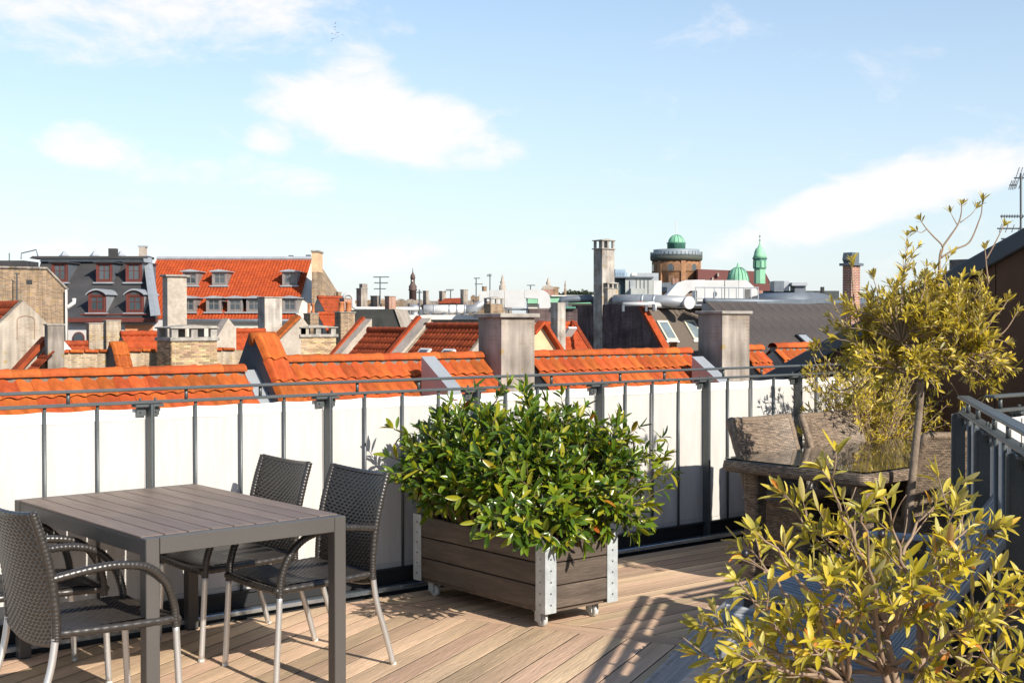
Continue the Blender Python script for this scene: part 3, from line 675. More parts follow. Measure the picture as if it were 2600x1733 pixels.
shoot([(2180, 985), (2100, 915), (2075, 880)], r=.004, n=5); shoot([(2400, 920), (2500, 900), (2560, 905)], r=.006, n=5); shoot([(2420, 930), (2480, 940), (2490, 900)], r=.004, n=2)
shoot([(2440, 900), (2540, 850), (2585, 790)], r=.006, n=8); shoot([(2440, 880), (2530, 800), (2560, 760)], r=.006, n=8)
for (x0, y0, x1, y1) in ((2230, 800, 2215, 700), (2280, 780, 2290, 690), (2330, 780, 2350, 700), (2420, 800, 2450, 735), (2180, 880, 2120, 860), (2460, 930, 2520, 990), (2210, 960, 2160, 1010), (2390, 950, 2440, 1020), (2290, 960, 2260, 1030), (2480, 860, 2560, 870)): shoot([(x0, y0), ((x0+x1)/2+6, (y0+y1)/2-4), (x1, y1)], DT+random.uniform(-.25, .2), r=.004, n=9)
st.build('branches', twig_m, ot, True, world=True)
TG = [leaf_geo(.062, .0150, .3, .08), leaf_geo(.055, .0135, .35, .18), leaf_geo(.048, .0145, .3, .1)]
dress(ot, LV, TG, olive2_m)

# --- bushy shrub by the screens, in the corner
sb_ = PV(2215, 1150, 5.55); sb_.z = 0
sp0 = thing('round_planter', 'dark round planter behind the wicker chairs', 'planter', (sb_.x, sb_.y, 0))
m = MB(); m.lathe([(.17, 0), (.2, .03), (.24, .36), (.25, .38), (.225, .38), (.215, .33)], (0, 0, 0), 24); m.build('body', mat('dark_pot', (.05, .05, .052), .7), sp0, True)
m = MB(); m.lathe([(.1, .3), (.21, .345), (.02, .352)], (0, 0, 0), 16); m.build('soil', soil, sp0, True)
sh = thing('corner_shrub', 'loose yellow-green shrub in the corner by the screens', 'shrub', (sb_.x, sb_.y, .35))
st = MB(); LV = []; b0 = Vector((sb_.x, sb_.y, .35))
for k in range(150):
    px, py = random.uniform(2040, 2410), random.uniform(905, 1120)
    q = 1-((px-2230)/190)**2*.5
    tp = PV(px, py+(1-q)*30, random.uniform(5.25, 5.85))
    if px < 2120: tp = PV(px, py, random.uniform(5.75, 5.98))
    path = bez(b0, b0.lerp(tp, .5)+UP*.12+rv3()*.06, tp, 8); st.tube(path, [.006-.0045*i/8 for i in range(9)], 5)
    twig_leaves(path[4:], LV, 1., 10, .7, .5, 5)
    for q in range(2):
        i = random.randrange(4, 8); en = path[i]+(rv3()+UP*.6).normalized()*random.uniform(.08, .16); sp_ = bez(path[i], path[i].lerp(en, .5)+rv3()*.01, en, 4); st.tube(sp_, .0018, 4); twig_leaves(sp_, LV, 1., 6, .65, .5, 4)
st.build('branches', twig_m, sh, True, world=True)
dress(sh, LV, [leaf_geo(.055, .013, .3, .1), leaf_geo(.045, .012, .3, .2)], olive2_m, 200)

# ------------------------------------------------------------------ wicker dining set
wt = thing('wicker_table', 'brown wicker dining table with a glass top', 'table', (6.87, 4.68, 0), R(1.5))
TX, TY = .98, .52
def rrect(hx, hy, r, n=6):
    out = []
    for cx, cy, a0 in ((hx-r, hy-r, 0), (-hx+r, hy-r, 90), (-hx+r, -hy+r, 180), (hx-r, -hy+r, 270)):
        for k in range(n+1): a = R(a0+90*k/n); out.append(Vector((cx+r*math.cos(a), cy+r*math.sin(a), 0)))
    return out
def ring(loops, closed_uv=1., capb=False, capt=False):
    m = MB(); n = len(loops[0]); vs = []; uv = []; fs = []; per = [0]
    for i in range(n): per.append(per[-1]+(loops[0][(i+1) % n]-loops[0][i]).length)
    h = 0
    for j, lp in enumerate(loops):
        if j: h += (Vector(lp[0])-Vector(loops[j-1][0])).length
        for i in range(n+1): vs.append(lp[i % n]); uv.append((per[i], h))
    for j in range(len(loops)-1):
        for i in range(n): a = j*(n+1)+i; fs.append((a, a+1, a+n+2, a+n+1))
    if capt: fs.append(tuple((len(loops)-1)*(n+1)+i for i in range(n)))
    if capb: fs.append(tuple(range(n))[::-1])
    return m.add(vs, fs, uv)
def lp(hx, hy, r, z, dx=0., dy=0.): return [Vector((p.x+dx, p.y+dy, z)) for p in rrect(hx, hy, r)]
ring([lp(TX-.03, TY-.03, .05, .655), lp(TX-.005, TY-.005, .06, .665), lp(TX, TY, .06, .69), lp(TX-.005, TY-.005, .06, .722), lp(TX-.03, TY-.03, .05, .729)], capb=True, capt=True).build('top_frame', wick, wt)
m = MB(); m.grid(lambda a, c: ((a-.5)*(2*TX-.08), (c-.5)*(2*TY-.08), .7305), 2, 2, (2*TX, 2*TY)); m.build('woven_panel', wick, wt)
m = MB(); P = rrect(TX-.012, TY-.012, .05); m.prism([Vector((p.x, p.y, .733)) for p in P], (0, 0, .006))
gm = bpy.data.materials.new('clear_table_glass'); gm.use_nodes = True; gb = gm.node_tree.nodes['Principled BSDF']; gb.inputs['Base Color'].default_value = (.86, .92, .89, 1); gb.inputs['Roughness'].default_value = .04; gb.inputs['Transmission Weight'].default_value = 1.; gb.inputs['IOR'].default_value = 1.5; MATS['clear_table_glass'] = gm
m.build('glass_top', gm, wt)
for i in (-1, 1):
    for j in (-1, 1):
        ring([lp(.055, .055, .02, 0, i*(TX-.16), j*(TY-.13)), lp(.05, .05, .02, .35, i*(TX-.18), j*(TY-.14)), lp(.055, .055, .02, .656, i*(TX-.18), j*(TY-.14))], capb=True).build('leg', wick, wt)
def make_wchair():
    t = thing('wicker_chair', 'x', 'chair')                                        # sitter faces +x
    def L2(hx, hy, z, dx=0.): return lp(hx, hy, .05, z, dx)
    ring([L2(.30, .315, .02, -.0), L2(.262, .285, .16), L2(.245, .27, .30), L2(.25, .275, .40), L2(.265, .285, .425), L2(.25, .27, .442)], capb=True, capt=True).build('base', wick, t)
    for i in (-1, 1):
        for j in (-1, 1):
            m = MB(); m.lathe([(.014, 0), (.016, .022)], (i*.24, j*.26, 0), 8); m.build('foot', dark_gap, t)
    m = MB(); m.grid(lambda a, c: (-.22+.47*a, (c-.5)*.52, .443+.035*math.sin(math.pi*a)**.5*math.sin(math.pi*c)**.5), 14, 14, (.47, .52)); m.build('cushion', wick, t, True)
    def bk(a, c, off):
        y = (a-.5)*(.56+.05*c); q = (2*a-1)**2
        return (-.235-.15*c**1.3+.05*q+off, y, .40+.505*c+.012*q*c)
    m = MB(); m.grid(lambda a, c: bk(a, c, .022), 20, 14, (.58, .54), flip=True); m.grid(lambda a, c: bk(a, c, -.022), 20, 14, (.58, .54)); bo = m.build('backrest', wick, t, True)
    edge = [bk(0, i/10, 0) for i in range(11)]+[bk(i/16, 1, 0) for i in range(1, 17)]+[bk(1, 1-i/10, 0) for i in range(1, 11)]
    m = MB(); m.tube(edge, [.0255+.0015*math.sin(i*3) for i in range(len(edge))], 9); m.build('edge_roll', wick_p, bo, True)
    return t
wc = make_wchair()
WC = [(6.66, 5.17, -90, 'brown wicker chair between glass-topped table and screens, at the end nearer the planter'),
      (7.37, 5.14, -90, 'brown wicker chair between glass-topped table and screens, at the end nearer the corner shrub'),
      (6.70, 4.42, 90, 'brown wicker chair beside the olive trunk, its back towards the slanted balustrade'),
      (7.45, 4.42, 90, 'brown wicker chair mostly hidden behind the one beside the olive trunk')]
for i, (x, y, a, lb) in enumerate(WC):
    c = wc if i == 0 else dup(wc); c.location = (x, y, 0); c.rotation_euler = (0, 0, R(a)); tag(c, lb, 'chair', 'wicker chairs around the glass-topped table')

# ------------------------------------------------------------------ slatted grey loungers along the slanted balustrade
def make_lounger():
    t = thing('slatted_lounger', 'x', 'lounger')                                     # head towards +x, feet towards -x
    def slats(name, a, b, nsl, w=.58, sw=.027):
        a, b = Vector(a), Vector(b); d = (b-a); L = d.length; d.normalize(); up = Vector((0, -1, 0)).cross(d)
        m = MB(); m.obox((0, 0, 0), (L, sw, .022), b=.003); me = m.mesh('slat', grey_wood)
        for k in range(nsl):
            y = (k-(nsl-1)/2)*w/nsl; piece('slat', me, t, basis(d, Vector((0, 1, 0)), d.cross(Vector((0, 1, 0))), (a+b)/2+Vector((0, y, 0))))
    slats('leg', (-.76, 0, .05), (-.42, 0, .40), 12); slats('seat', (-.41, 0, .40), (.13, 0, .30), 12); slats('back', (.16, 0, .31), (.62, 0, .92), 12)
    for s in (-1, 1):
        y = s*.305
        m = MB(); m.obox((.0, y, .335), (.86, .024, .06), ax=(1, 0, -.16), b=.004); m.build('side_rail', grey_wood, t)
        m = MB(); m.obox((-.60, y, .21), (.46, .024, .055), ax=(1, 0, 1.03), b=.004); m.build('side_rail', grey_wood, t)
        m = MB(); m.obox((-.45, y*1.05, .19), (.05, .024, .39), b=.004); m.build('leg', grey_wood, t)
        m = MB(); m.obox((.30, y*1.05, .27), (.05, .024, .56), ax=(1, 0, .15), ay=(0, 1, 0), b=.004); m.build('leg', grey_wood, t)
        m = MB(); m.obox((.16, y*1.1, .575), (.42, .08, .02), b=.004); m.build('armrest', grey_wood, t)
    for x, z in ((.60, .875), (.25, .40)):
        m = MB(); m.obox((x+.02, 0, z-.02), (.02, .60, .07), ax=(.8, 0, -.6), ay=(0, 1, 0), b=.003); m.build('crossbar', grey_wood, t)
    m = MB(); m.obox((-.40, 0, .375), (.05, .585, .022), b=.003); m.build('crossbar', grey_wood, t)
    return t
lo0 = make_lounger()
for i, (x, y, a, lb) in enumerate([(3.94, 2.88, -50, 'silver-grey wooden slatted lounger, the one standing closest to the low olive bush'), (4.76, 3.37, -67, 'silver-grey wooden slatted lounger close to the slanted corner and the olive trunk')]):
    c = lo0 if i == 0 else dup(lo0); c.location = (x, y, 0); c.rotation_euler = (0, 0, R(a)); tag(c, lb, 'lounger', 'slatted loungers on the deck')

# ------------------------------------------------------------------ brown gable wall of the adjoining roof, with aerials
rust = mat('brown_metal_cladding', (.105, .052, .028), .7, col2=(.075, .037, .02), ns=2, var=.12, fine=.35, fs=240, metal=.1, spec=.3)
lead = mat('dark_zinc_coping', (.060, .066, .075), .45, var=.1, metal=.5)
bg_ = thing('gable_building', 'brown metal-clad gable wall with a dark sloping coping', 'building', (8.9, 3, -18))
zt = lambda v: 1.20+(7.0-v)*.478
W0, W1 = -3., 7.7
m = MB(); m.prism([(8.93, W0, -18), (8.93, W1, -18), (8.93, W1, zt(W1)-.1), (8.93, W0, zt(W0)-.1)], (7, 0, 0)); m.build('wall', mat('gable_backing', (.05, .03, .02), .8), bg_, world=True)
for k in range(12):
    v0, v1 = W0+k*.9, min(W0+(k+1)*.9-.008, W1)
    if v0 >= W1: break
    m = MB(); m.prism([(8.90, v0, -.3), (8.90, v1, -.3), (8.90, v1, zt(v1)-.09), (8.90, v0, zt(v0)-.09)], (.028, 0, 0)); m.build('panel', rust, bg_, world=True)
dv = Vector((0, 1, -.478)).normalized(); nv = Vector((0, .478, 1)).normalized()
m = MB(); c = Vector((9.35, (W0+W1)/2, zt((W0+W1)/2)-.045)); m.obox(c, (1.0, (W1-W0)*1.108, .13), ax=(1, 0, 0), ay=dv, b=.01); m.build('coping', lead, bg_, world=True)
m = MB(); c = Vector((12.9, (W0+W1)/2, zt((W0+W1)/2)-.09)); m.obox(c, (6.1, (W1-W0)*1.10, .08), ax=(1, 0, 0), ay=dv); m.build('roof', lead, bg_, world=True)
stub = PU(2478, 660, 9.6)
m = MB(); m.box(9.4, stub.y-.10, stub.z-.35, 9.7, stub.y+.12, stub.z+.0); m.build('chimney_stub', mat('stub_brick', (.16, .13, .11), .9, fine=.3, fs=20), bg_, world=True)
dark_al = mat('aerial_metal', (.10, .11, .12), .5, metal=.6)
def aerial(pxm, ytop, ybot, d, booms, label, r=.006, group=None):
    p0, p1 = PC(pxm, ybot, d), PC(pxm, ytop, d)
    t = thing('tv_aerial', label, 'aerial', p0, group=group); k = d/F
    m = MB(); m.tube([p0, p1], r*2, 6); m.build('mast', dark_al, t, world=True)
    for (y, x0, x1, els, eh, el_dir) in booms:
        m = MB(); m.tube([PC(x0, y, d), PC(x1, y, d)], r*1.3, 5)
        for q in range(els):
            x = x0+(x1-x0)*(q+.5)/els; c = PC(x, y, d)
            dd = (UP*.5+CX*.35+CY*.8).normalized() if el_dir else CY
            dd = UP*.9+CX*.3 if el_dir == 2 else dd
            m.tube([c-dd*eh*k/2, c+dd*eh*k/2], r*.8, 4)
        m.build('boom', dark_al, t, world=True)
    return t
aerial(2592, 440, 608, 10.6, [(452, 2575, 2600, 3, 60, 2), (470, 2563, 2580, 4, 26, 2), (549, 2540, 2600, 9, 18, 1), (580, 2532, 2596, 4, 22, 2), (606, 2542, 2566, 2, 6, 0)], 'tall aerial mast with several yagi booms above the brown gable', .005)
# ------------------------------------------------------------------ city: materials
brick_y = brickmat('yellow_brick', (.42, .29, .16), (.25, .165, .09), (.45, .39, .31), plaster=(.44, .37, .29), pcov=-.1)
brick_b = brickmat('brown_brick', (.34, .21, .115), (.13, .080, .05), (.34, .28, .21), plaster=(.38, .31, .23), pcov=-.45)
brick_w = brickmat('whitewashed_brick', (.34, .24, .17), (.24, .16, .11), (.50, .46, .41), plaster=(.43, .39, .345), pcov=.22, ps=2.2, soot=.1)
brick_r = brickmat('red_brick', (.34, .105, .055), (.24, .075, .045), (.46, .40, .34))
brick_d = brickmat('sooty_brick', (.15, .10, .095), (.085, .058, .058), (.16, .12, .115), soot=.25)
plas = brickmat('stained_plaster', (.30, .215, .15), (.20, .14, .10), (.33, .28, .235), plaster=(.36, .31, .265), pcov=.42, ps=1.6, soot=.3)
plas_l = mat('pale_render', (.42, .36, .30), .9, col2=(.29, .245, .20), ns=1.6, nmix=1., var=.16, vs_=1, fine=.12, fs=8)
peach = mat('peach_render', (.62, .40, .23), .9, col2=(.55, .36, .22), ns=1, var=.1)
cream = mat('cream_render', (.58, .54, .47), .9, var=.08, vs_=.4)
orange_r = mat('orange_render', (.58, .23, .11), .9, var=.08, vs_=.4)
greyr = mat('pale_grey_render', (.50, .47, .45), .9, var=.08, vs_=.4)
slab_m = mat('concrete_slab', (.34, .31, .27), .9, col2=(.22, .2, .175), ns=6, var=.15)
mans = mat('black_roofing_felt', (.032, .031, .033), .8, col2=(.043, .041, .042), ns=.8, var=.15, vs_=.6)
slate = mat('dark_brown_slate', (.060, .047, .040), .7, col2=(.045, .036, .032), ns=.8, var=.16, vs_=2, fine=.15, fs=9)
shing = mat('weathered_shingle', (.135, .105, .08), .85, col2=(.075, .058, .047), ns=3, nmix=1., var=.2, vs_=3, fine=.25, fs=14, stretch=(3, .6, .6))
zinc = mat('pale_zinc', (.34, .36, .38), .5, var=.1, metal=.35)
zinc_d = mat('blue_grey_zinc', (.13, .15, .175), .5, var=.12, metal=.3)
red_paint = mat('oxblood_paint', (.115, .026, .018), .6)
grey_paint = mat('warm_grey_paint', (.20, .175, .165), .6)
white_p = mat('white_paint', (.58, .56, .53), .6, var=.1, vs_=1)
wglass = mat('window_glass', (.05, .065, .075), .06, spec=.9, var=.3, vs_=.8)
copper = mat('verdigris_copper', (.16, .40, .25), .75, col2=(.25, .47, .30), ns=.5, nmix=.9, var=.14, vs_=.4)
copper_d = mat('dark_verdigris', (.055, .155, .115), .75, col2=(.08, .22, .16), ns=.6, var=.15, vs_=.4)
tower_m = mat('tawny_tower_brick', (.36, .185, .09), .9, col2=(.24, .12, .062), ns=.25, nmix=.9, var=.2, vs_=.5, fine=.15, fs=1.2)
tower_d = mat('tower_recess', (.20, .11, .06), .9, var=.2, vs_=.5)
red_roof = mat('oxblood_roof', (.115, .034, .028), .8, var=.15, vs_=.1)
duct_m = mat('white_duct', (.50, .49, .48), .5, var=.12, vs_=1)
duct_g = mat('grey_duct', (.36, .37, .38), .42, metal=.5, var=.1)
far_b = mat('far_hazy_render', (.30, .38, .46), .9, var=.05)  # blue of the distance haze put into the wall colour
tar = mat('black_tar_wall', (.020, .021, .019), .75, col2=(.032, .032, .028), ns=2, var=.3, vs_=1.5)
clay = mat('clay_pot', (.42, .15, .055), .8, var=.15)

# ------------------------------------------------------------------ city: builders
PITCHW = .215
def tile_sheet(o, ex, ed, Wd, L, pitch=PITCHW, row=.33, amp=.028, lip=.022, sub=5):
    """corrugated pantile surface: o upper start corner, ex along the ridge, ed down the slope"""
    ex = Vector(ex).normalized(); ed = Vector(ed).normalized(); n = ex.cross(ed); n = n if n.z > 0 else -n
    cols = max(1, round(Wd/pitch)); pw = Wd/cols; rows = max(1, round(L/row)); rl = L/rows; m = MB()
    prof = [((i/sub), amp*(math.sin(2*math.pi*i/sub)*.6+.4*math.cos(2*math.pi*i/sub))) for i in range(sub)]
    xs = []
    for c in range(cols):
        for t, h in prof: xs.append(((c+t)*pw, h))
    xs.append((Wd, prof[0][1])); k = len(xs)
    for r in range(rows):
        vs = []
        for dd, hh in ((r*rl, 0.), ((r+1)*rl+.01, lip), ((r+1)*rl+.01, -.01)):
            vs += [o+ex*x+ed*dd+n*(h+hh) for x, h in xs]
        fs = [(q*k+i, q*k+i+1, (q+1)*k+i+1, (q+1)*k+i) for q in (0, 1) for i in range(k-1)]
        m.add(vs, fs)
    return m
def kfac(x): r = (x-1300)/F; return (ca+r*sa)/(sa-r*ca)             # u/v of a pixel column
def win(t, c, ex, n, w, h, frame, fw=.08, cross=True, arch=False, dep=.06):
    """window: frame with panes; c centre of the opening, ex right, n outward"""
    ex = Vector(ex); n = Vector(n); c = Vector(c)
    m = MB()
    for s in (-1, 1): m.obox(c+ex*(s*(w/2-fw/2)), (fw, dep*2, h), ax=ex, ay=-n)
    m.obox(c+UP*(h/2-fw/2), (w-2*fw, dep*2, fw), ax=ex, ay=-n); m.obox(c-UP*(h/2-fw/2), (w-2*fw, dep*2, fw), ax=ex, ay=-n)
    if cross:
        m.obox(c, (fw*.7, dep*1.8, h-2*fw), ax=ex, ay=-n); 
        for s in (-1, 1): m.obox(c+ex*(s*(w/4-fw*.17))+UP*h*.12, (w/2-fw*1.4, dep*1.6, fw*.5), ax=ex, ay=-n)
    f = m.build('window', frame, t, world=True)
    m = MB(); m.obox(c, (w-fw, dep*.6, h-fw), ax=ex, ay=-n); m.build('pane', wglass, f, world=True)
    return f
def brick_skin(parent, u0, v0, u1, v1, z0, z1, m, faces='fl', bl=.23, bh=.055, j=.012):
    """separate bricks on the front (-v) and left (-u) face of a box"""
    w = WL[parent.name]; bm = MB(); bm.obox((0, 0, 0), (bl-.0, .03, bh), b=.004); me = bm.mesh('brick', m)
    hm = MB(); hm.obox((0, 0, 0), (bl/2-j/2, .03, bh), b=.004); mh = hm.mesh('brick', m)
    rows = int((z1-z0)/(bh+j)); 
    for f in faces:
        L = (u1-u0) if f == 'f' else (v1-v0); n = int((L+j)/(bl+j)); s = (L+j)/n/(bl+j)
        for r in range(rows):
            z = z0+(r+.5)*(z1-z0)/rows; off = (r % 2)*.5
            for k in range(n+(1 if off else 0)):
                a = (k+.5-off)*(bl+j)*s; mesh = me; fl = s
                if off and k == 0: a = (bl/2-j/2)/2*s; mesh = mh
                if off and k == n: a = L-(bl/2-j/2)/2*s; mesh = mh
                if a < 0 or a > L: continue
                p = Vector((u0+a, v0-.003, z)) if f == 'f' else Vector((u0-.003, v0+a, z))
                piece('brick', mesh, parent, Matrix.Translation(p-w) @ Matrix.Rotation(0 if f == 'f' else R(90), 4, 'Z') @ Matrix.Diagonal((s, 1, 1, 1)))
def chimney(label, xl, xe, xr, yt, yb, v, m, cap=.06, over=.05, hat=None, pots=0, bricks=None, zbase=None, table=None, capm=None, name='chimney'):
    a = PV(xe, yt, v); b = PV(xr, yt, v); u0, u1, z1 = a.x, b.x, a.z; z0 = PV(xe, yb, v).z-1.2 if zbase is None else zbase
    v1 = u0/kfac(xl); t = thing(name, label, 'chimney', ((u0+u1)/2, (v+v1)/2, z0))
    mb = MB(); e = .014 if bricks else 0.
    mb.box(u0+e, v+e, z0, u1-e*0, v1, z1); mb.build('shaft', m if not bricks else mat('lime_mortar', (.44, .385, .31), .95, var=.1, vs_=6, fine=.1), t, world=True)
    if bricks: brick_skin(t, u0, v+.014, u1, v1, PV(xe, yb, v).z-.1, z1-.003, bricks)
    cm = capm or slab_m
    if cap: mb = MB(); mb.box(u0-over, v-over, z1+.002, u1+over, v1+over, z1+.002+cap, .01); mb.build('cap', cm, t, world=True)
    zt_ = z1+cap+.002
    if hat:                                                            # short piers carrying a slab
        hh = hat
        for pu in ((0, .14), (.43, .57), (.86, 1)):
            for pv in ((0, .16), (.84, 1)):
                mb = MB(); mb.box(u0+(u1-u0)*pu[0], v+(v1-v)*pv[0], zt_, u0+(u1-u0)*pu[1], v+(v1-v)*pv[1], zt_+hh); mb.build('pier', cm, t, world=True)
        mb = MB(); mb.box(u0-over*.9, v-over*.9, zt_+hh, u1+over*.9, v1+over*.9, zt_+hh+.05, .01)
        mb.prism([(u0, v, zt_+hh+.05), (u1, v, zt_+hh+.05), ((u0+u1)/2, v, zt_+hh+.12)], (0, v1-v, 0)); mb.build('hood', cm, t, world=True)
    if pots:
        for k in range(pots):
            c = Vector((u0+(u1-u0)*(k+.5)/pots, (v+v1)/2, zt_)); mb = MB(); r = min(.16, (u1-u0)/pots*.36)
            mb.lathe([(r, 0), (r*.9, .06), (r*.85, .42), (r, .44), (r, .5), (r*.75, .5), (r*.7, .3)], c, 12); mb.build('pot', clay, t, True, world=True)
    t['dims'] = 0; del t['dims']
    return t, (u0, u1, v, v1, z0, z1)
def near_roof(label, u0, u1, vr, zr, rows=7, skip=(), slope=R(45)):
    """roof slope facing the terrace, every pantile and ridge tile its own piece"""
    L = rows*.33; ed = Vector((0, -math.cos(slope), -math.sin(slope))); n = Vector((0, -math.sin(slope), math.cos(slope)))
    t = thing('tiled_house', label, 'house', ((u0+u1)/2, vr, -18)); w = WL[t.name]
    ev = vr-L*math.cos(slope); ez = zr-L*math.sin(slope)
    mb = MB(); mb.prism([(u0, ev+.1, -18), (u0, vr+4.2, -18), (u0, vr+4.2, zr-2.6), (u0, vr, zr-.16), (u0, ev+.1, ez-.06)], (u1-u0, 0, 0)); mb.build('wall', plas_l, t, world=True)
    tm = MB(); wv = PITCHW; sub = 10; Lt = .40
    prof = [(i/sub*1.12*wv, .030*(math.sin(2*math.pi*(i/sub*1.12)-.6)*.75+.1*math.sin(4*math.pi*i/sub))) for i in range(sub+1)]
    vs = []; k = sub+1
    for d, h in ((0, -.006), (.2, .010), (.385, .036), (.40, .030)): vs += [Vector((x-wv/2, -d, z+h)) for x, z in prof]
    tm.add(vs, [(q*k+i, q*k+i+1, (q+1)*k+i+1, (q+1)*k+i)[::-1] for q in range(3) for i in range(sub)]); tme = tm.mesh('roof_tile', tile_m, True)
    cols = round((u1-u0)/wv); pw = (u1-u0)/cols
    for r in range(rows):
        for c in range(cols):
            x = u0+(c+.5)*pw
            if any(a <= x <= b and r0 <= r <= r1 for a, b, r0, r1 in skip): continue
            p = Vector((x, vr, zr-.08))+ed*(r*.33+.015)+n*(.02+random.uniform(0, .006))
            piece('roof_tile', tme, t, basis(Vector((pw/wv, 0, random.uniform(-.006, .006))), -ed, n, p-w))
    rg = MB(); nr = 12
    def rl(s, tt): a = math.pi*(tt*1.1-.05); rr = .105*(1+.10*(s > .86)); return (-.19+.40*s, -rr*math.cos(a)*1.15, rr*math.sin(a)*.85)
    rg.grid(rl, 8, nr, flip=True); rme = rg.mesh('ridge_tile', tile_m, True); cnt = round((u1-u0)/.36); rw = (u1-u0)/cnt
    for c in range(cnt): piece('ridge_tile', rme, t, Matrix.Translation(Vector((u0+(c+.5)*rw, vr, zr-.07))-w) @ Matrix.Rotation(random.uniform(-.012, .012), 4, 'Y') @ Matrix.Diagonal((rw/.36, 1, 1, 1)))
    mb = MB(); mb.box(u0, vr-.075, zr-.17, u1, vr+.075, zr-.075); mb.build('ridge_bedding', mat('lime_bedding', (.17, .14, .115), .95, fine=.3, fs=25), t, world=True)
    mb = tile_sheet(Vector((u1, vr, zr-.07)), (-1, 0, 0), (0, math.cos(slope), -math.sin(slope)), u1-u0, 2.6); o = mb.build('rear_tiles', tile_far, t, True, world=True); tag(o, kind='stuff')
    mb = MB(); mb.lathe([(.07, 0), (.07, u1-u0)], (u0, ev-.06, ez-.05), 10, ax=(1, 0, 0)); mb.build('gutter', zinc_d, t, True, world=True)
    return t
def uu(x, v): return v*kfac(x)

# ------------------------------------------------------------------ nearest row of orange roofs
VR = 17.0
ZL, ZM = .915, 1.035
n1 = near_roof('long orange-tiled roof ridge in front of the big brick chimney, behind the screens', uu(-60, VR), uu(612, VR), VR, ZL)
w = MB(); a = uu(600, VR); w.obox(Vector((a+.30, VR-1.0, ZL-1.05)), (.42, 2.75, .03), ax=(1, 0, 0), ay=(0, 1, 1)); w.build('flashing', zinc, n1, world=True)
fu0, fu1 = uu(655, VR), uu(722, VR)
n2 = near_roof('orange-tiled roof between the dark stepped parapet and the big grey rendered chimney', uu(700, VR), uu(1236, VR), VR, ZM)
n3 = near_roof('orange-tiled roof between the two grey rendered chimneys', uu(1340, VR), uu(1745, VR), VR, ZM)
n4 = near_roof('short orange-tiled roof strip beyond the yellow-stained chimney', uu(1880, VR), uu(1928, VR), VR, ZM+.03)
n5 = near_roof('last short orange-tiled roof piece before the brown gable', uu(1962, VR), uu(2240, VR), VR, ZM+.06)
# zinc boxes on the slopes
for (x0, x1, y0, y1, own, lb) in ((1084, 1118, 913, 958, n2, ''), (1772, 1800, 912, 960, n3, '')):
    v = VR-.75; A = PV(x0, y0, v); B = PV(x1, y0, v); 
    mb = MB(); mb.prism([(A.x, v+.15, A.z+.05), (A.x, v-.55, A.z-.42), (A.x, v-.55, A.z-.95), (A.x, v+.15, A.z-.6)], (B.x-A.x, 0, 0)); mb.build('zinc_box', zinc, own, world=True)
# dark parapet walls stepping up between roofs, tile coping
cm_ = MB()
def cop(s, t): return (-.5+t, -.45*s, .028*math.sin(4*math.pi*t-.6)+.03*s+.02-.05*max(0, abs(t-.5)*2-.85)*6)
cm_.grid(cop, 3, 24); cme = cm_.mesh('coping_tile', tile_m, True)
dpr = mat('dark_parapet_render', (.075, .075, .085), .85, col2=(.05, .05, .058), ns=2, var=.15)
def parapet(label, x, yA, v, L, wd, sl_=R(52), zb=-3.):
    pa = thing('parapet_wall', label, 'wall', (uu(x, v), v, zb)); pu0 = uu(x, v); zA = PV(x, yA, v+.2).z
    pts = [(pu0, v+1.2, zb), (pu0, v+1.2, zA-1.3), (pu0, v+.25, zA), (pu0, v-.05, zA)]
    dd = Vector((0, -math.cos(sl_), -math.sin(sl_))); e = Vector((pu0, v-.05, zA))+dd*L; pts += [tuple(e), (pu0, e.y, zb)]
    mb = MB(); mb.prism(pts, (wd, 0, 0)); mb.build('wall', dpr, pa, world=True)
    nn = Vector((0, -math.sin(sl_), math.cos(sl_)))
    for k in range(int(L/.40)): piece('coping_tile', cme, pa, basis(Vector((wd*1.3, 0, 0)), -dd, nn, Vector((pu0+wd*.55, v, zA+.02))+nn*.05+dd*(.02+k*.40)-WL[pa.name]))
    mb = MB(); mb.lathe([(.10, -wd*.62), (.11, wd*.62)], (pu0+wd*.55, v+.10, zA-.01), 12, ax=(1, 0, 0)); mb.build('crown_tile', tile_m, pa, True, world=True)
parapet('dark grey parapet gable with orange tile coping between the first two roofs', 648, 858, VR, 3.2, .32)
# two big rendered chimneys rising from this row
chimney('big grey rendered chimney with stone slab rising between the orange roofs', 1215, 1273, 1357, 806, 985, VR-.55, plas, .07, .07, zbase=-3)
chimney('yellow-stained rendered chimney beside the skylight roof, set in the orange roofs', 1773, 1834, 1903, 797, 962, VR-.5, plas, .06, .05, zbase=-3)

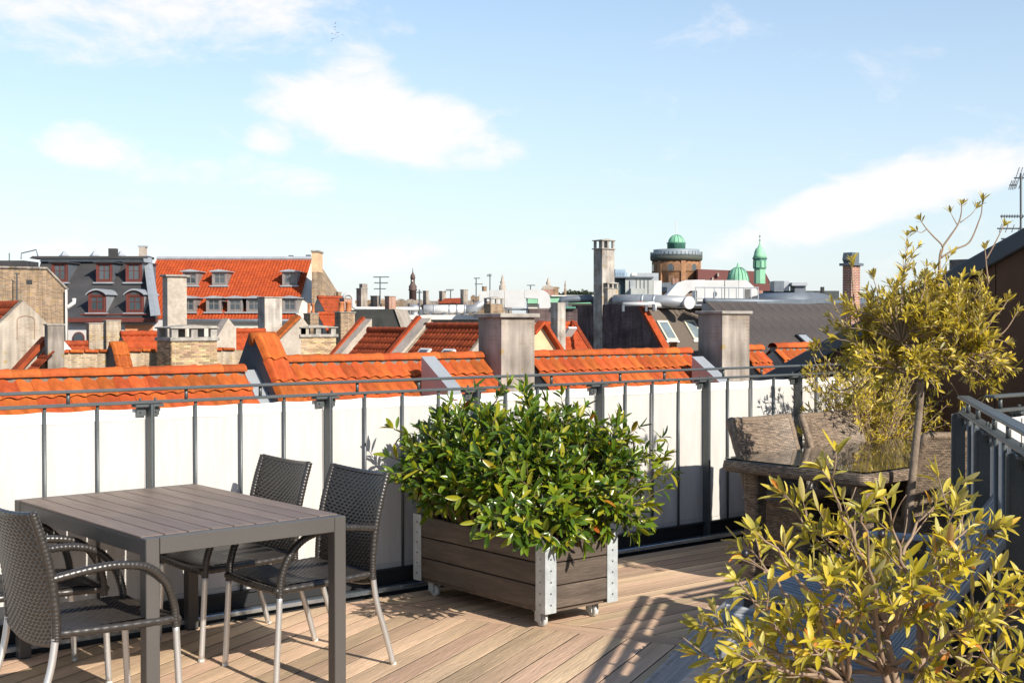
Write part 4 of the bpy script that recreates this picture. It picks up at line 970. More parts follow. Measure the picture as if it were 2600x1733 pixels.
# ------------------------------------------------------------------ second layer (about 40 m): walls, chimneys, small roofs
def wall_v(t, name, x0, x1, yt, v, th, m, zb=-18., yb=None):
    a, b = PV(x0, yt, v), PV(x1, yt, v); mb = MB(); mb.box(a.x, v, zb, b.x, v+th, a.z); return mb.build(name, m, t, world=True), a, b
def house(label, loc): return thing('house', label, 'house', (loc.x, loc.y, -18))
def roofV(t, x0, x1, yr, yr1, v, L, m, slope=R(45), name='roof'):
    """tiled slope facing the terrace, ridge at the given pixels"""
    a, b = PV(x0, yr, v), PV(x1, yr, v); ed = Vector((0, -math.cos(slope), -math.sin(slope)))
    o = tile_sheet(Vector((a.x, v, a.z-.08)), (1, 0, 0), ed, b.x-a.x, L).build(name, m, t, True, world=True); tag(o, kind='stuff')
    mb = MB(); mb.prism([(a.x, v, a.z-.12), (a.x, v-L*math.cos(slope), a.z-L*math.sin(slope)-.12), (a.x, v-L*math.cos(slope), a.z-L*math.sin(slope)-12), (a.x, v+3, a.z-12), (a.x, v+3, a.z-3.2)], (b.x-a.x, 0, 0)); mb.build('wall', plas_l, t, world=True)
    mb = MB(); nrd = max(1, round((b.x-a.x)/.38)); mb.tube([(a.x+(b.x-a.x)*i/(nrd*2), v, a.z-.06) for i in range(nrd*2+1)], [.10 if i % 2 else .12 for i in range(nrd*2+1)], 8); rt_ = mb.build('ridge', m, t, True, world=True)
    return t, a, b
def party(t, xa, ya, xb, yb, v, wpx, m, dv_=0., edge=True):
    """sloping coping of a party wall running down the roof in -u"""
    a, b = PV(xa, ya, v), PV(xb, yb, v); th = wpx
    mb = MB(); mb.prism([tuple(a), tuple(b), (b.x, v, b.z-2), (a.x+.3, v, a.z-3), (a.x+.3, v, a.z-.35)], (0, th, 0)); o = mb.build('party_wall', m, t, world=True)
    if edge:
        d = (b-a).normalized(); mb = MB(); mb.obox((a+b)/2+Vector((-.10, th/2, .06)), ((b-a).length, th*1.1, .10), ax=d, ay=(0, 1, 0)); mb.build('coping', tile_m, t, world=True)
    return o
VB = 40.0
yw = house('weathered yellow brick back wall with orange coping tiles in front of the mansard', PV(300, 900, VB))
wall_v(yw, 'wall', 118, 618, 897, VB, .4, brick_y)
cpm = MB(); cpm.obox((0, 0, 0), (.46, .5, .10), b=.03); cpme = cpm.mesh('coping_tile', tile_m)
A = PV(136, 895, VB); B = PV(618, 895, VB); nk = int((B.x-A.x)/.48)
for k in range(nk):
    u = A.x+.48*(k+.5); xpx = 136+(618-136)*(k+.5)/nk
    if 395 < xpx < 545: continue
    piece('coping_tile', cpme, yw, Matrix.Translation(Vector((u, VB+.15, A.z+.03))-WL[yw.name]) @ Matrix.Rotation(.05, 4, 'Y'))
h = house('low house with a small dark red tiled roof behind the yellow brick wall', PV(180, 880, VB+3)); roofV(h, 150, 222, 868, 868, VB+3, 2.4, tile_old)
party(h, 160, 862, 128, 905, VB+1.0, .4, white_p, edge=False)
h = house('small orange-tiled house beside the big brick chimney with openings', PV(350, 850, VB+4)); roofV(h, 306, 412, 843, 843, VB+3.6, 3.0, tile_far)
h = house('orange-tiled house between the brick chimney and the dark parapet', PV(600, 850, VB+4)); roofV(h, 556, 672, 836, 836, VB+3.6, 3.6, tile_far); party(h, 580, 808, 548, 862, VB+1.5, .5, plas_l, edge=False)
parapet('small dark parapet with orange coping standing on the yellow brick wall', 284, 873, VB-.4, 2.2, .42, R(60))
chimney('big yellow brick chimney topped by a concrete frame with openings', 399, 436, 551, 866, 933, VB-1.5, brick_y, .12, .07, bricks=mat('yellow_chimney_brick', (.40, .27, .15), .9, rnd=.45, hue=.02, var=.15, vs_=8), hat=.28)
chimney('plastered chimney stub at the end of the yellow brick wall', 113, 121, 163, 826, 945, VB-.3, plas, .05, .03)
chimney('tall pale plastered chimney rising behind the big brick chimney', 413, 425, 474, 702, 860, VB+6, plas_l, .08, .09)
chimney('narrow yellow brick chimney against the mansard facade, the lower of two', 219, 226, 262, 822, 893, VB+6, brick_y, .04, .02)
chimney('mottled yellow brick chimney against the mansard facade, the taller of two', 261, 270, 307, 815, 893, VB+7, brick_y, .04, .02)
chimney('whitewashed brick chimney in front of the red dormer roof', 655, 672, 716, 756, 880, VB+7, brick_w, .05, .04, hat=None)
chimney('pale brick chimney with concrete frame behind the orange ridge, wider of two', 726, 764, 853, 856, 905, VB+6, brick_y, .12, .08, bricks=mat('yellow_chimney_brick', (.5, .36, .22)), hat=.26)
chimney('low pale brick chimney with a concrete vent cover behind the orange ridge', 896, 929, 995, 872, 900, VB+12, brick_y, .10, .08, bricks=mat('yellow_chimney_brick', (.5, .36, .22)), hat=.22)
chimney('brown brick chimney with clay pots near the far tiled roof', 771, 788, 809, 797, 850, VB+18, brick_b, .05, .03, pots=2)
chimney('brown brick chimney with clay pots beside the black tarred wall', 850, 865, 901, 794, 880, VB+14, brick_b, .05, .05, pots=2)
h = house('tiled house with a pale gable edge beside the whitewashed chimney', PV(700, 850, VB+9)); roofV(h, 684, 740, 842, 842, VB+9, 3.4, tile_far); party(h, 768, 806, 672, 902, VB+6, .5, plas_l)
h = house('faded orange roof below the red dormer roof, beside the clay pot chimneys', PV(830, 800, VB+22)); roofV(h, 806, 856, 793, 793, VB+22, 5, tile_far)
h = house('red roof patch on the skyline beside the silver bent duct', PV(840, 760, VB+34)); roofV(h, 806, 872, 752, 752, VB+34, 4, tile_old)

# pale gable with a blind arch, far left
h = house('pale plastered gable with a blind arch and an orange roof edge', PV(50, 850, VB+2)); v = VB+2
G = [PV(x, y, v) for x, y in ((-40, 860), (60, 762), (122, 822), (122, 960), (-40, 960))]
mb = MB(); mb.prism(G[:3]+[Vector((G[2].x, v, -18)), Vector((G[0].x, v, -18))], (0, .4, 0)); mb.build('gable_wall', brickmat('worn_gable', (.34, .26, .19), (.22, .16, .11), (.38, .33, .27), plaster=(.42, .36, .295), pcov=.15, ps=1.2), h, world=True)
arc = [PV(40+50*math.cos(R(a))*.52+25*.0, 808-14*math.sin(R(a)), v) for a in range(180, -1, -20)]
mb = MB(); P_ = [PV(44, 860, v)]+[PV(66-22*math.cos(math.pi*i/10), 812-11*math.sin(math.pi*i/10), v) for i in range(11)]+[PV(88, 860, v)]
mb.tube([p+Vector((0, -.01, 0)) for p in P_], .022, 5); mb.build('arch_moulding', mat('arch_brick', (.30, .22, .16), .9), h, world=True)
ap = G[1]; ed = (Vector((-1, 0, -1.03))).normalized()
o = tile_sheet(Vector((ap.x, v+9, ap.z)), (0, -1, 0), ed, 8.6, 4.0).build('roof', tile_old, h, True, world=True); tag(o, kind='stuff')
ed2 = Vector((1, 0, -1.03)).normalized(); o = tile_sheet(Vector((ap.x, v+.35, ap.z-.05)), (0, 1, 0), ed2, 8.6, 2.6).build('roof', tile_old, h, True, world=True); tag(o, kind='stuff')
h = house('lean-to orange roof edge sloping down beside the pale gable', PV(80, 920, VB)); a, b = PV(116, 858, VB+.6), PV(20, 962, VB+.6)
d = (b-a).normalized(); mb = MB(); mb.obox((a+b)/2, ((b-a).length, .5, .14), ax=d, ay=(0, 1, 0)); mb.build('verge_tiles', tile_old, h, world=True)
mb = MB(); mb.prism([a, b, (b.x, b.y, -18), (a.x, a.y, -18)], (0, .3, 0)); mb.build('wall', plas_l, h, world=True)
a, b = PV(118, 890, VB+.2), PV(62, 950, VB+.2); o = tile_sheet(Vector((a.x, VB+.3, a.z)), (0, -1, 0), (b-a), .9, 2.2).build('roof', tile_old, h, True, world=True); tag(o, kind='stuff')

# brown brick end wall, far left
VC = 72.
h = house('tall brown brick end wall with a sloping shoulder beside the mansard house', PV(100, 750, VC)); 
mb = MB(); mb.prism([PV(-60, 679, VC), PV(119, 683, VC), PV(172, 737, VC), (PV(172, 737, VC).x, VC, -18), (PV(-60, 679, VC).x, VC, -18)], (0, 6, 0)); mb.build('wall', brick_b, h, world=True)
mb = MB(); mb.tube([PV(-60, 677, VC-.05), PV(119, 681, VC-.05), PV(172, 735, VC-.05)], .07, 5); mb.build('verge', plas, h, world=True)
mb = MB(); mb.tube([PV(168, 735, VC-.25), PV(168, 900, VC-.25)], .065, 8); mb.tube([PV(188, 757, VC-.25), PV(188, 768, VC-.25), PV(169, 782, VC-.25)], .12, 8); mb.build('downpipe', white_p, h, True, world=True)
mb = MB(); c = PV(74, 716, VC); mb.box(c.x-.16, VC-.02, c.z-.12, c.x+.16, VC+.1, c.z+.12); mb.build('vent_hole', dark_gap, h, world=True)

# ------------------------------------------------------------------ frontal far buildings: mansard house and red dormer roof
def fr(Z):                                                            # frame facing the camera at depth Z
    return lambda x, y, dz=0.: PC(x, y, Z+dz)
ZB2 = 86.
f = fr(ZB2); bl = house('dark mansard house with oxblood dormer windows', f(250, 800)); bl['category'] = 'building'
S = 7.0                                                               # depth gained from eaves to top
bot = lambda x, y: PC(x, y, ZB2+S*(812-y)/(812-660))
mb = MB(); mb.add([bot(60, 812), bot(398, 812), bot(372, 664), bot(104, 664)], [(0, 1, 2, 3)]); 
q = [bot(60, 812), bot(398, 812), bot(372, 664), bot(104, 664)]; mb = MB(); mb.prism(q, -CY*-.4); mb.build('roof', mans, bl, world=True)
mb = MB(); q = [PC(100, 664, ZB2+S-.6), PC(372, 664, ZB2+S-.6), PC(372, 656, ZB2+S-.6), PC(105, 656, ZB2+S-.6)]; mb.prism(q, CY*1.5); mb.build('cornice', zinc, bl, world=True)
mb = MB(); q = [PC(74, 656, ZB2+S-.9), PC(374, 656, ZB2+S-.9), PC(374, 650, ZB2+S-.9), PC(82, 650, ZB2+S-.9)]; mb.prism(q, CY*1.8); mb.build('flat_roof', mans, bl, world=True)
q0 = PC(172, 812, ZB2+.3); q1 = PC(398, 812, ZB2+.3); mb = MB(); mb.prism([q0, q1, Vector((q1.x, q1.y, -18)), Vector((q0.x, q0.y, -18))], CY*8); mb.build('wall', greyr, bl, world=True)
mb = MB(); mb.prism([PC(-40, 661, ZB2+S+2), PC(60, 661, ZB2+S+2), PC(60, 800, ZB2+S+2), PC(-40, 800, ZB2+S+2)], CY*3); mb.build('rear_roof', mans, bl, world=True)
mb = MB(); mb.tube([PC(205, 798, ZB2-.3), PC(394, 798, ZB2-.3)], .06, 6); mb.obox((PC(172, 812, ZB2)+PC(398, 812, ZB2))/2, ((PC(172, 812, ZB2)-PC(398, 812, ZB2)).length, .7, .28), ax=CX, ay=CY); mb.build('gutter', red_paint, bl, world=True)
for (x0, x1) in ((238, 262), (318, 388)):
    a, b_ = PC(x0, 824, ZB2+.25), PC(x1, 850, ZB2+.25); mb = MB(); mb.obox((a+b_)/2, ((a-b_).dot(CX), .08, abs(a.z-b_.z)), ax=CX, ay=CY); mb.build('orange_panel', orange_r, bl, world=True)
def dormer(t, xc, yt, yb, wpx, dep_y, frame, side, rf, arched=False, hip=False):
    """dormer on a roof whose depth at a pixel row is dep_y(y)"""
    Zf = dep_y(yb)-.25; k = Zf/F; c = PC(xc, (yt+yb)/2, Zf); w, hh = wpx*k, (yb-yt)*k; D_ = dep_y(yt)-Zf+1.0
    lo = c-UP*hh/2; mb = MB(); n = -CY
    mb.obox(c+CY*(D_/2+.06), (w, D_, hh), ax=CX, ay=CY); dm = mb.build('dormer', side, t, world=True)
    ow = w*.76; oh = hh*.80
    mb = MB()
    for s in (-1, 1): mb.obox(c+CX*(s*(w/2-w*.06))-CY*.02, (w*.12, .16, hh), ax=CX, ay=CY)
    mb.obox(c+UP*(hh/2-hh*.05)-CY*.02, (w*.76, .16, hh*.10), ax=CX, ay=CY); mb.obox(c-UP*(hh/2-hh*.04)-CY*.02, (w*.76, .16, hh*.08), ax=CX, ay=CY)
    mb.build('surround', frame, dm, world=True)
    win(dm, c-CY*.0, CX, n, ow, oh, frame, fw=ow*.09, dep=.05)
    top = c+UP*hh/2; mb = MB()
    if arched:
        def arc_(f, a, rise): return [top+CX*(-w*f+2*w*f*i/12)+UP*(math.sin(math.pi*i/12)**.8*rise+a) for i in range(13)]
        lu = MB(); lu.prism([p-CY*.10 for p in arc_(.5, 0, hh*.24)], CY*(D_+.1)); lu.build('arched_head', frame, dm, world=True)
        lu = MB(); lu.prism([p-CY*.125 for p in arc_(.33, 0, hh*.14)], CY*.02); lu.build('fanlight', wglass, dm, world=True)
        o_, i_ = arc_(.62, -.02, hh*.33), arc_(.58, -.05, hh*.26); mb.prism([p-CY*.3 for p in o_+i_[::-1]], CY*(D_+.4))
    else:
        e = hh*(.12 if hip else .05); pr = [top-CX*w*.64-CY*.3, top+CX*w*.64-CY*.3, top+CX*w*.64-CY*.3+UP*.07, top+UP*(e+.07)-CY*.3, top-CX*w*.64-CY*.3+UP*.07]; mb.prism(pr, CY*(D_+.4))
    mb.build('dormer_roof', rf, dm, world=True)
    mb = MB(); mb.obox(lo-CY*.12-UP*.06, (w*1.25, .45, .10), ax=CX, ay=CY); mb.build('sill', zinc, dm, world=True)
depB = lambda y: ZB2+S*(812-y)/(812-660)
for x in (152, 265, 340): dormer(bl, x, 667, 716, 40, depB, red_paint, zinc_d, mans)
for x in (247, 343): dormer(bl, x, 747, 793, 44, depB, red_paint, zinc, zinc, arched=True)
# arched window in the facade
P_ = [PC(184, 866, ZB2+.2)]+[PC(199-15*math.cos(math.pi*i/10), 858-16*math.sin(math.pi*i/10), ZB2+.2) for i in range(11)]+[PC(214, 866, ZB2+.2)]
mb = MB(); mb.prism(P_, CY*.2); aw = mb.build('arched_window', red_paint, bl, world=True)
mb = MB(); mb.prism([PC(187, 866, ZB2+.12)]+[PC(199-12*math.cos(math.pi*i/10), 858-13*math.sin(math.pi*i/10), ZB2+.12) for i in range(11)]+[PC(211, 866, ZB2+.12)], CY*.05); mb.build('pane', wglass, aw, world=True)
# right edge parapet
mb = MB(); q = [bot(372, 650), bot(384, 650), PC(408, 800, ZB2-.8), PC(392, 802, ZB2-.8)]; mb.prism(q, -CY*.9); mb.build('fire_wall', zinc, bl, world=True)
mb = MB(); q = [bot(367, 652), bot(373, 650), PC(393, 802, ZB2-.9), PC(386, 802, ZB2-.9)]; mb.prism(q, -CY*.5); mb.build('fire_wall_edge', dark_gap, bl, world=True)
for (x0, x1, y0, y1, mm, nm) in ((355, 371, 628, 651, plas_l, 'chimney'), (278, 297, 631, 651, mans, 'vent_box'), (353, 373, 624, 628, zinc, 'chimney_cap')):
    a, b_ = PC(x0, y0, ZB2+10), PC(x1, y1, ZB2+10); mb = MB(); mb.obox((a+b_)/2, (abs((a-b_).dot(CX)), .6, abs(a.z-b_.z)), ax=CX, ay=CY); mb.build(nm, mm, bl, world=True)
for x in (240, 307, 163): 
    mb = MB(); a = PC(x, 650, ZB2+11); mb.lathe([(.45, 0), (.3, .12), (.1, .35), (.06, .38)], a, 4, a0=.8); mb.build('roof_light', zinc, bl, world=True)
mb = MB(); mb.tube([PC(24, 661, ZB2+9), PC(24, 642, ZB2+9)], .05, 5); mb.tube([PC(54, 658, ZB2+9), PC(54, 643, ZB2+9), PC(92, 634, ZB2+9), PC(96, 650, ZB2+9)], .05, 5); mb.build('guard_rail', zinc_d, bl, world=True)

ZB3 = 92.; S3 = 8.5
rb = house('large red-tiled roof with two rows of grey dormers', PC(600, 800, ZB3)); rb['category'] = 'building'
dep3 = lambda y: ZB3+S3*(812-y)/(812-658)
a = PC(399, 658, ZB3+S3); b_ = PC(792, 654, ZB3+S3); c = PC(399, 812, ZB3); d = PC(792, 812, ZB3); b_.z = a.z
ed = (PC(399, 812, ZB3)-PC(399, 658, ZB3+S3)); ed -= CX*ed.dot(CX)
o = tile_sheet(a, CX, ed, (b_-a).dot(CX), ed.length, pitch=.24, row=.36, amp=.04, lip=.03).build('roof', tile_far, rb, True, world=True); tag(o, kind='stuff')
mb = MB(); q = [a-UP*.25, c-UP*.25+CX*.0, Vector((c.x, c.y, -18)), Vector((c.x+CY.x*14, c.y+CY.y*14, -18)), Vector((c.x+CY.x*14, c.y+CY.y*14, c.z))]; mb.prism(q, CX*((b_-a).dot(CX))); mb.build('wall', cream, rb, world=True)
mb = MB(); mb.prism([p+CX*((b_-a).dot(CX)+.02)+UP*.2*(i < 2) for i, p in enumerate(q)], CX*.4); mb.build('end_wall', brick_b, rb, world=True)
mb = MB(); mb.tube([a+UP*.05, b_+UP*.05], .2, 6); mb.build('ridge_cap', zinc, rb, world=True)
mb = MB(); mb.tube([c-CY*.25-UP*.05, c-CY*.25-UP*.05+CX*(b_-a).dot(CX)], .14, 6); mb.build('gutter', zinc_d, rb, True, world=True)
for x in (484, 558, 736): dormer(rb, x, 690, 724, 38, dep3, grey_paint, grey_paint, zinc, hip=True)
for x in (478, 543, 597, 645, 736): dormer(rb, x, 757, 791, 38, dep3, grey_paint, grey_paint, zinc, hip=True)
for (x0, x1, y0, y1, mm) in ((791, 807, 638, 690, peach), (791.5, 806.5, 690, 840, brick_b)):
    p, q = PC(x0, y0, ZB3+2.2), PC(x1, y1, ZB3+2.2); mb = MB(); mb.obox((p+q)/2+CY*1.2, (abs((p-q).dot(CX)), 2.4, abs(p.z-q.z)), ax=CX, ay=CY); mb.build('end_chimney', mm, rb, world=True)
mb = MB(); p = PC(799, 637, ZB3+2.2); mb.obox(p+CY*1.2, (.6, 2.6, .12), ax=CX, ay=CY); mb.build('chimney_cap', slab_m, rb, world=True)
for (x, y0, y1) in ((739, 647, 656), (783, 644, 656)): mb = MB(); p = PC(x, y1, ZB3+S3+.5); mb.obox(p+UP*.12, (.35, .4, (y1-y0)*ZB3/F), ax=CX, ay=CY); mb.build('roof_vent', zinc_d, rb, world=True)
# ------------------------------------------------------------------ middle: wing with roofs facing left, tarred wall, ducts
UR = 27.
def wing(label, x0, x1, yr, L, m, nlights=0):
    v0, v1 = UR/kfac(x0), UR/kfac(x1); vn, vf = min(v0, v1), max(v0, v1); zr = PU(x1, yr, UR).z
    t = house(label, Vector((UR, vn, 0))); ed = Vector((-1, 0, -1)).normalized()
    o = tile_sheet(Vector((UR, vf, zr)), (0, -1, 0), ed, vf-vn, L).build('roof', m, t, True, world=True); tag(o, kind='stuff')
    k = L/math.sqrt(2); mb = MB(); mb.prism([(UR, vn, zr-.1), (UR-k, vn, zr-k-.1), (UR-k, vn, -18), (UR+5, vn, -18), (UR+5, vn, zr-4)], (0, vf-vn, 0)); mb.build('wall', plas_l, t, world=True)
    mb = MB(); nrd = max(1, round((vf-vn)/.38)); mb.tube([(UR, vn+(vf-vn)*i/(nrd*2), zr+.03) for i in range(nrd*2+1)], [.10 if i % 2 else .125 for i in range(nrd*2+1)], 8); mb.build('ridge', m, t, True, world=True)
    for q in range(nlights):
        v = vn+(vf-vn)*(.28+.38*q); c = Vector((UR-1.25, v, zr-1.25+.06)); nn_ = Vector((-1, 0, 1)).normalized()
        mb = MB(); mb.obox(c, (1.1, .62, .12), ax=ed, ay=(0, 1, 0)); sk = mb.build('skylight', white_p, t, world=True)
        mb = MB(); mb.obox(c+nn_*.066, (.92, .46, .01), ax=ed, ay=(0, 1, 0)); mb.build('pane', wglass, sk, world=True)
    return t, vn, vf, zr
def pwall(t, v, zr, L, th, m, up=.28):
    k = L/math.sqrt(2); mb = MB(); mb.prism([(UR+.15, v, zr+up), (UR-k, v, zr-k+up), (UR-k, v, zr-k-1), (UR+.15, v, zr-1)], (0, th, 0)); mb.build('party_wall', m, t, world=True)
    ed = Vector((-1, 0, -1)).normalized(); mb = MB(); mb.obox(Vector((UR+.15-k/2, v+th+.06, zr-k/2+up+.05)), (L, .24, .12), ax=ed, ay=(0, 1, 0)); mb.build('coping', tile_far, t, world=True)
t, vn, vf, zr = wing('old red-tiled wing between two sloping party walls, next to the black tarred wall', 936, 1056, 840, 3.6, tile_old); pwall(t, vf, zr, 3.6, .55, plas_l, .45); pwall(t, vn-.85, zr, 3.6, .8, brick_y, .35)
t, vn, vf, zr = wing('old red-tiled wing with two small skylights beside the big grey chimney', 1082, 1240, 829, 4.2, tile_old, 2); pwall(t, vf-.1, zr, 4.2, .7, plas_l, .3)
def cbox(t, name, x0, y0, x1, y1, Z, dep, m, side=0.):
    """camera-facing box between two pixels at depth Z, dep deep"""
    p, q = PC(x0, y0, Z), PC(x1, y1, Z); mb = MB(); mb.obox((p+q)/2+CY*dep/2, (abs((p-q).dot(CX)), dep, abs(p.z-q.z)), ax=CX, ay=CY); return mb.build(name, m, t, world=True)
def vbox(t, name, xl, xe, xr, yt, yb, v, m, zb=None):
    a, b_ = PV(xe, yt, v), PV(xr, yt, v); v1 = a.x/kfac(xl); z0 = PV(xe, yb, v).z if zb is None else zb
    mb = MB(); mb.box(a.x, v, z0, b_.x, v1, a.z); return mb.build(name, m, t, world=True), (a.x, b_.x, v, v1, z0, a.z)
h = house('black tarred fire wall behind the tiled wing', PC(930, 800, 66)); mb = MB(); mb.prism([PC(852, 790, 66), PC(905, 786, 66), PC(1001, 784, 66), PC(1023, 842, 66), Vector((PC(1023, 842, 66).x, PC(1023, 842, 66).y, -18)), Vector((PC(852, 790, 66).x, PC(852, 790, 66).y, -18))], CY*6); mb.build('wall', tar, h, world=True)
mb = MB(); mb.prism([PC(1001, 783, 65.9), PC(1009, 783, 65.9), PC(1032, 845, 65.9), PC(1023, 845, 65.9)], CY*6.2); mb.build('verge', plas_l, h, world=True)
h = house('flat-roofed block with white fascia carrying the round duct', PC(1110, 800, 80)); cbox(h, 'fascia', 1009, 799, 1230, 811, 80, 12, white_p); cbox(h, 'wall', 1014, 811, 1236, 1400, 80.4, 11, mat('grey_felt_wall', (.30, .265, .22), .9, var=.12)); cbox(h, 'skylight', 1040, 825, 1068, 838, 79.6, .5, white_p)
def duct(label, pts, r, m, Z, bands=(), name='duct', endcap=None):
    P = [PC(x, y, Z+dz) for x, y, dz in pts]; t = thing(name, label, 'duct', P[0]-UP*r*1.6); mb = MB(); mb.tube(P, r, 16); mb.build('pipe', m, t, True, world=True)
    for (i, fr_) in bands:
        c = P[i].lerp(P[i+1], fr_); dd = (P[i+1]-P[i]).normalized(); mb = MB(); mb.tube([c-dd*.06, c+dd*.06], r*1.05, 16); mb.build('joint_ring', zinc, t, True, world=True)
    n_ = 3
    for i in range(n_):
        c = P[0].lerp(P[-1], (i+.5)/n_) if len(P) == 2 else P[min(i, len(P)-1)]; mb = MB(); mb.obox(c-UP*(r+.1), (.12, .5, .35), ax=CX, ay=CY); mb.build('support', zinc_d, t, world=True)
    return t
duct('fat white round ventilation duct on the flat roof with white fascia', [(1076, 785, 0), (1182, 785, 0)], .29, duct_m, 82, [(0, .25), (0, .62), (0, .8), (0, .99)])
duct('tilted grey duct end rising to the white box duct', [(1182, 785, 0), (1206, 784, 0), (1232, 764, 0)], .28, duct_g, 82)
duct('bent silver pipe looping over the small brick chimney', [(1070, 784, 0), (930, 783, 0), (903, 783, 0), (896, 778, 0), (896, 755, 0), (890, 748, 0), (882, 747, 0), (875, 750, 0), (872, 760, 0)], .11, duct_m, 78)
un = thing('ventilation_unit', 'grey louvred ventilation unit beside the fat white duct', 'ventilation', PC(1030, 800, 81)); cbox(un, 'casing', 1018, 780, 1040, 797, 80.6, .8, duct_m); cbox(un, 'louvre', 1021, 782, 1037, 795, 80.5, .1, mat('louvre_grey', (.14, .14, .13), .7))
for i in range(5): cbox(un, 'slat', 1021, 782.6+i*2.5, 1037, 783.4+i*2.5, 80.44, .06, zinc)
bp = thing('roof_cowl', 'round silver cowl beside the louvred ventilation unit', 'cowl', PC(1055, 800, 80.5)); mb = MB(); mb.lathe([(.3, 0), (.22, .05), (.2, .2), (.32, .32), (.34, .45), (.25, .6), (.05, .68)], PC(1053, 799, 80.5), 14); mb.build('dome', duct_g, bp, True, world=True)
# box duct with rounded end
bd = thing('box_duct', 'long white box duct with a rounded bend above the orange roofs', 'duct', PC(1300, 785, 78))
for (x0, x1) in ((1217, 1243), (1244.5, 1280), (1281.5, 1331)): cbox(bd, 'duct_section', x0, 736+(3 if x0 < 1230 else 0), x1, 780 if x0 > 1230 else 765, 78, 1.3, duct_m)
P_ = [PC(1332, 735, 78), PC(1370, 735, 78)]+[PC(1370+28*math.sin(R(a)), 763-28*math.cos(R(a)), 78) for a in range(15, 91, 15)]+[PC(1398, 782, 78), PC(1366, 782, 78), PC(1366, 758, 78), PC(1332, 756, 78)]
mb = MB(); mb.prism(P_, CY*1.3); mb.build('duct_bend', duct_m, bd, world=True)
cbox(bd, 'deck_beam', 1282, 783, 1345, 787, 77.8, 1.5, zinc_d); cbox(bd, 'leg', 1290, 786, 1293, 800, 78.2, .1, zinc); cbox(bd, 'leg', 1336, 756, 1338, 800, 78.2, .1, zinc)
gr = house('building with a pale green copper roof behind the box duct', PC(1450, 760, 110)); cbox(gr, 'roof', 1340, 751, 1520, 770, 110, 10, copper); cbox(gr, 'ridge', 1400, 749, 1520, 752, 109.8, 10.4, white_p); cbox(gr, 'wall', 1341, 770, 1519, 1000, 110.4, 9, cream)
duct('dark flexible pipe lying behind the tall chimney', [(1424, 772, 0), (1428, 762, 0), (1440, 760, 0), (1500, 758, 0), (1512, 768, 0)], .22, zinc_d, 74)
chimney('small brick chimney with a hood above the big grey rendered chimney', 1229, 1246, 1278, 772, 800, 54, brick_b, .03, .02, hat=.26)

# skylight house: dark sooty wall facing left, tall chimneys on it
V9 = 48.; U9 = V9*kfac(1683)
vt = U9/kfac(1618); vfar = U9/kfac(1452); zt9 = PU(1618, 772, U9).z; zb9 = PV(1683, 889, V9).z
h9 = house('dark sooty brick house with skylights in its weathered shingle slope', Vector((U9, V9, 0)))
ex9 = 14.
sl9 = Vector((0, V9-vt, zb9-zt9)); lo9 = Vector((0, vt, zt9))+sl9*2.2
mb = MB(); mb.prism([(U9, vfar, zt9), (U9, vt, zt9), (U9, lo9.y, lo9.z), (U9, lo9.y, -18), (U9, vfar, -18)], (.35, 0, 0)); mb.build('gable_wall', brick_d, h9, world=True)
mb = MB(); mb.prism([(U9+.35, vt-.3, zt9-.15), (U9+ex9, vt-.3, zt9-.15), (U9+ex9, vfar, zt9-.15), (U9+.35, vfar, zt9-.15)], (0, 0, .12)); mb.build('flat_roof', white_p, h9, world=True)
mb = MB(); mb.prism([(U9+.35, vt, zt9-.16), (U9+.35, lo9.y, lo9.z-.16), (U9+.35, lo9.y, -18), (U9+.35, vfar-.1, -18), (U9+.35, vfar-.1, zt9-.16)], (ex9, 0, 0)); mb.build('wall', cream, h9, world=True)
sd = sl9.normalized(); mb = MB(); mb.obox(Vector((U9+.35+ex9/2, vt, zt9))+sl9*1.1-sd.cross(Vector((1, 0, 0)))*.05, (ex9, sl9.length*2.2, .12), ax=(1, 0, 0), ay=sd); mb.build('roof', shing, h9, world=True)
mb = MB(); mb.obox(Vector((U9+.18, vt, zt9))+sl9*1.1+Vector((0, -.05, .1)), (.5, sl9.length*2.2, .14), ax=(1, 0, 0), ay=sd); mb.build('verge_tiles', tile_far, h9, world=True)
mb = MB(); mb.tube([(U9+.4, vt-.35, zt9-.05), (U9+ex9, vt-.35, zt9-.05)], .16, 8); mb.build('fascia_roll', white_p, h9, True, world=True)
nr9 = Vector((1, 0, 0)).cross(sd); nr9 = nr9 if nr9.z > 0 else -nr9
for (x, y) in ((1692, 841), (1760, 840)):
    rr_ = ray(x, y); p0 = Vector((0, vt, zt9)); tpar = (p0-Vector((0, 0, EYE))).dot(nr9)/rr_.dot(nr9); c = Vector((0, 0, EYE))+rr_*tpar
    mb = MB(); mb.obox(c+nr9*.06, (.86, 1.35, .12), ax=(1, 0, 0), ay=sd); sk = mb.build('skylight', mat('cream_window_frame', (.62, .56, .42), .6), h9, world=True)
    mb = MB(); mb.obox(c+nr9*.124, (.66, 1.12, .012), ax=(1, 0, 0), ay=sd); mb.build('pane', mat('skylight_glass', (.16, .20, .22), .05, spec=1.), sk, world=True)
    mb = MB(); mb.obox(c+nr9*.05+sd*.74, (1.0, .14, .05), ax=(1, 0, 0), ay=sd); mb.build('sill', white_p, sk, world=True)
mb = MB(); c = PV(1709, 884, V9-1); mb.lathe([(.2, -2.5), (.2, .25), (.24, .27), (.24, .35)], c, 12); mb.build('flue', clay, h9, True, world=True)
vA = U9/kfac(1529)
chimney('tall slender brick chimney with a hooded top on the sooty wall', 1507, 1529, 1560, 632, 772, vA-.03, brick_w, .06, .08, hat=.42, zbase=-3)
chimney('short whitewashed chimney clinging to the side of the tall hooded one', 1532, 1543, 1570, 733, 772, vA-.36, brick_w, .04, .04, hat=.25, zbase=zt9-1.)
ob9 = house('orange-tiled house with a peach gable in front of the sooty wall', PV(1400, 850, 38)); v = 38.
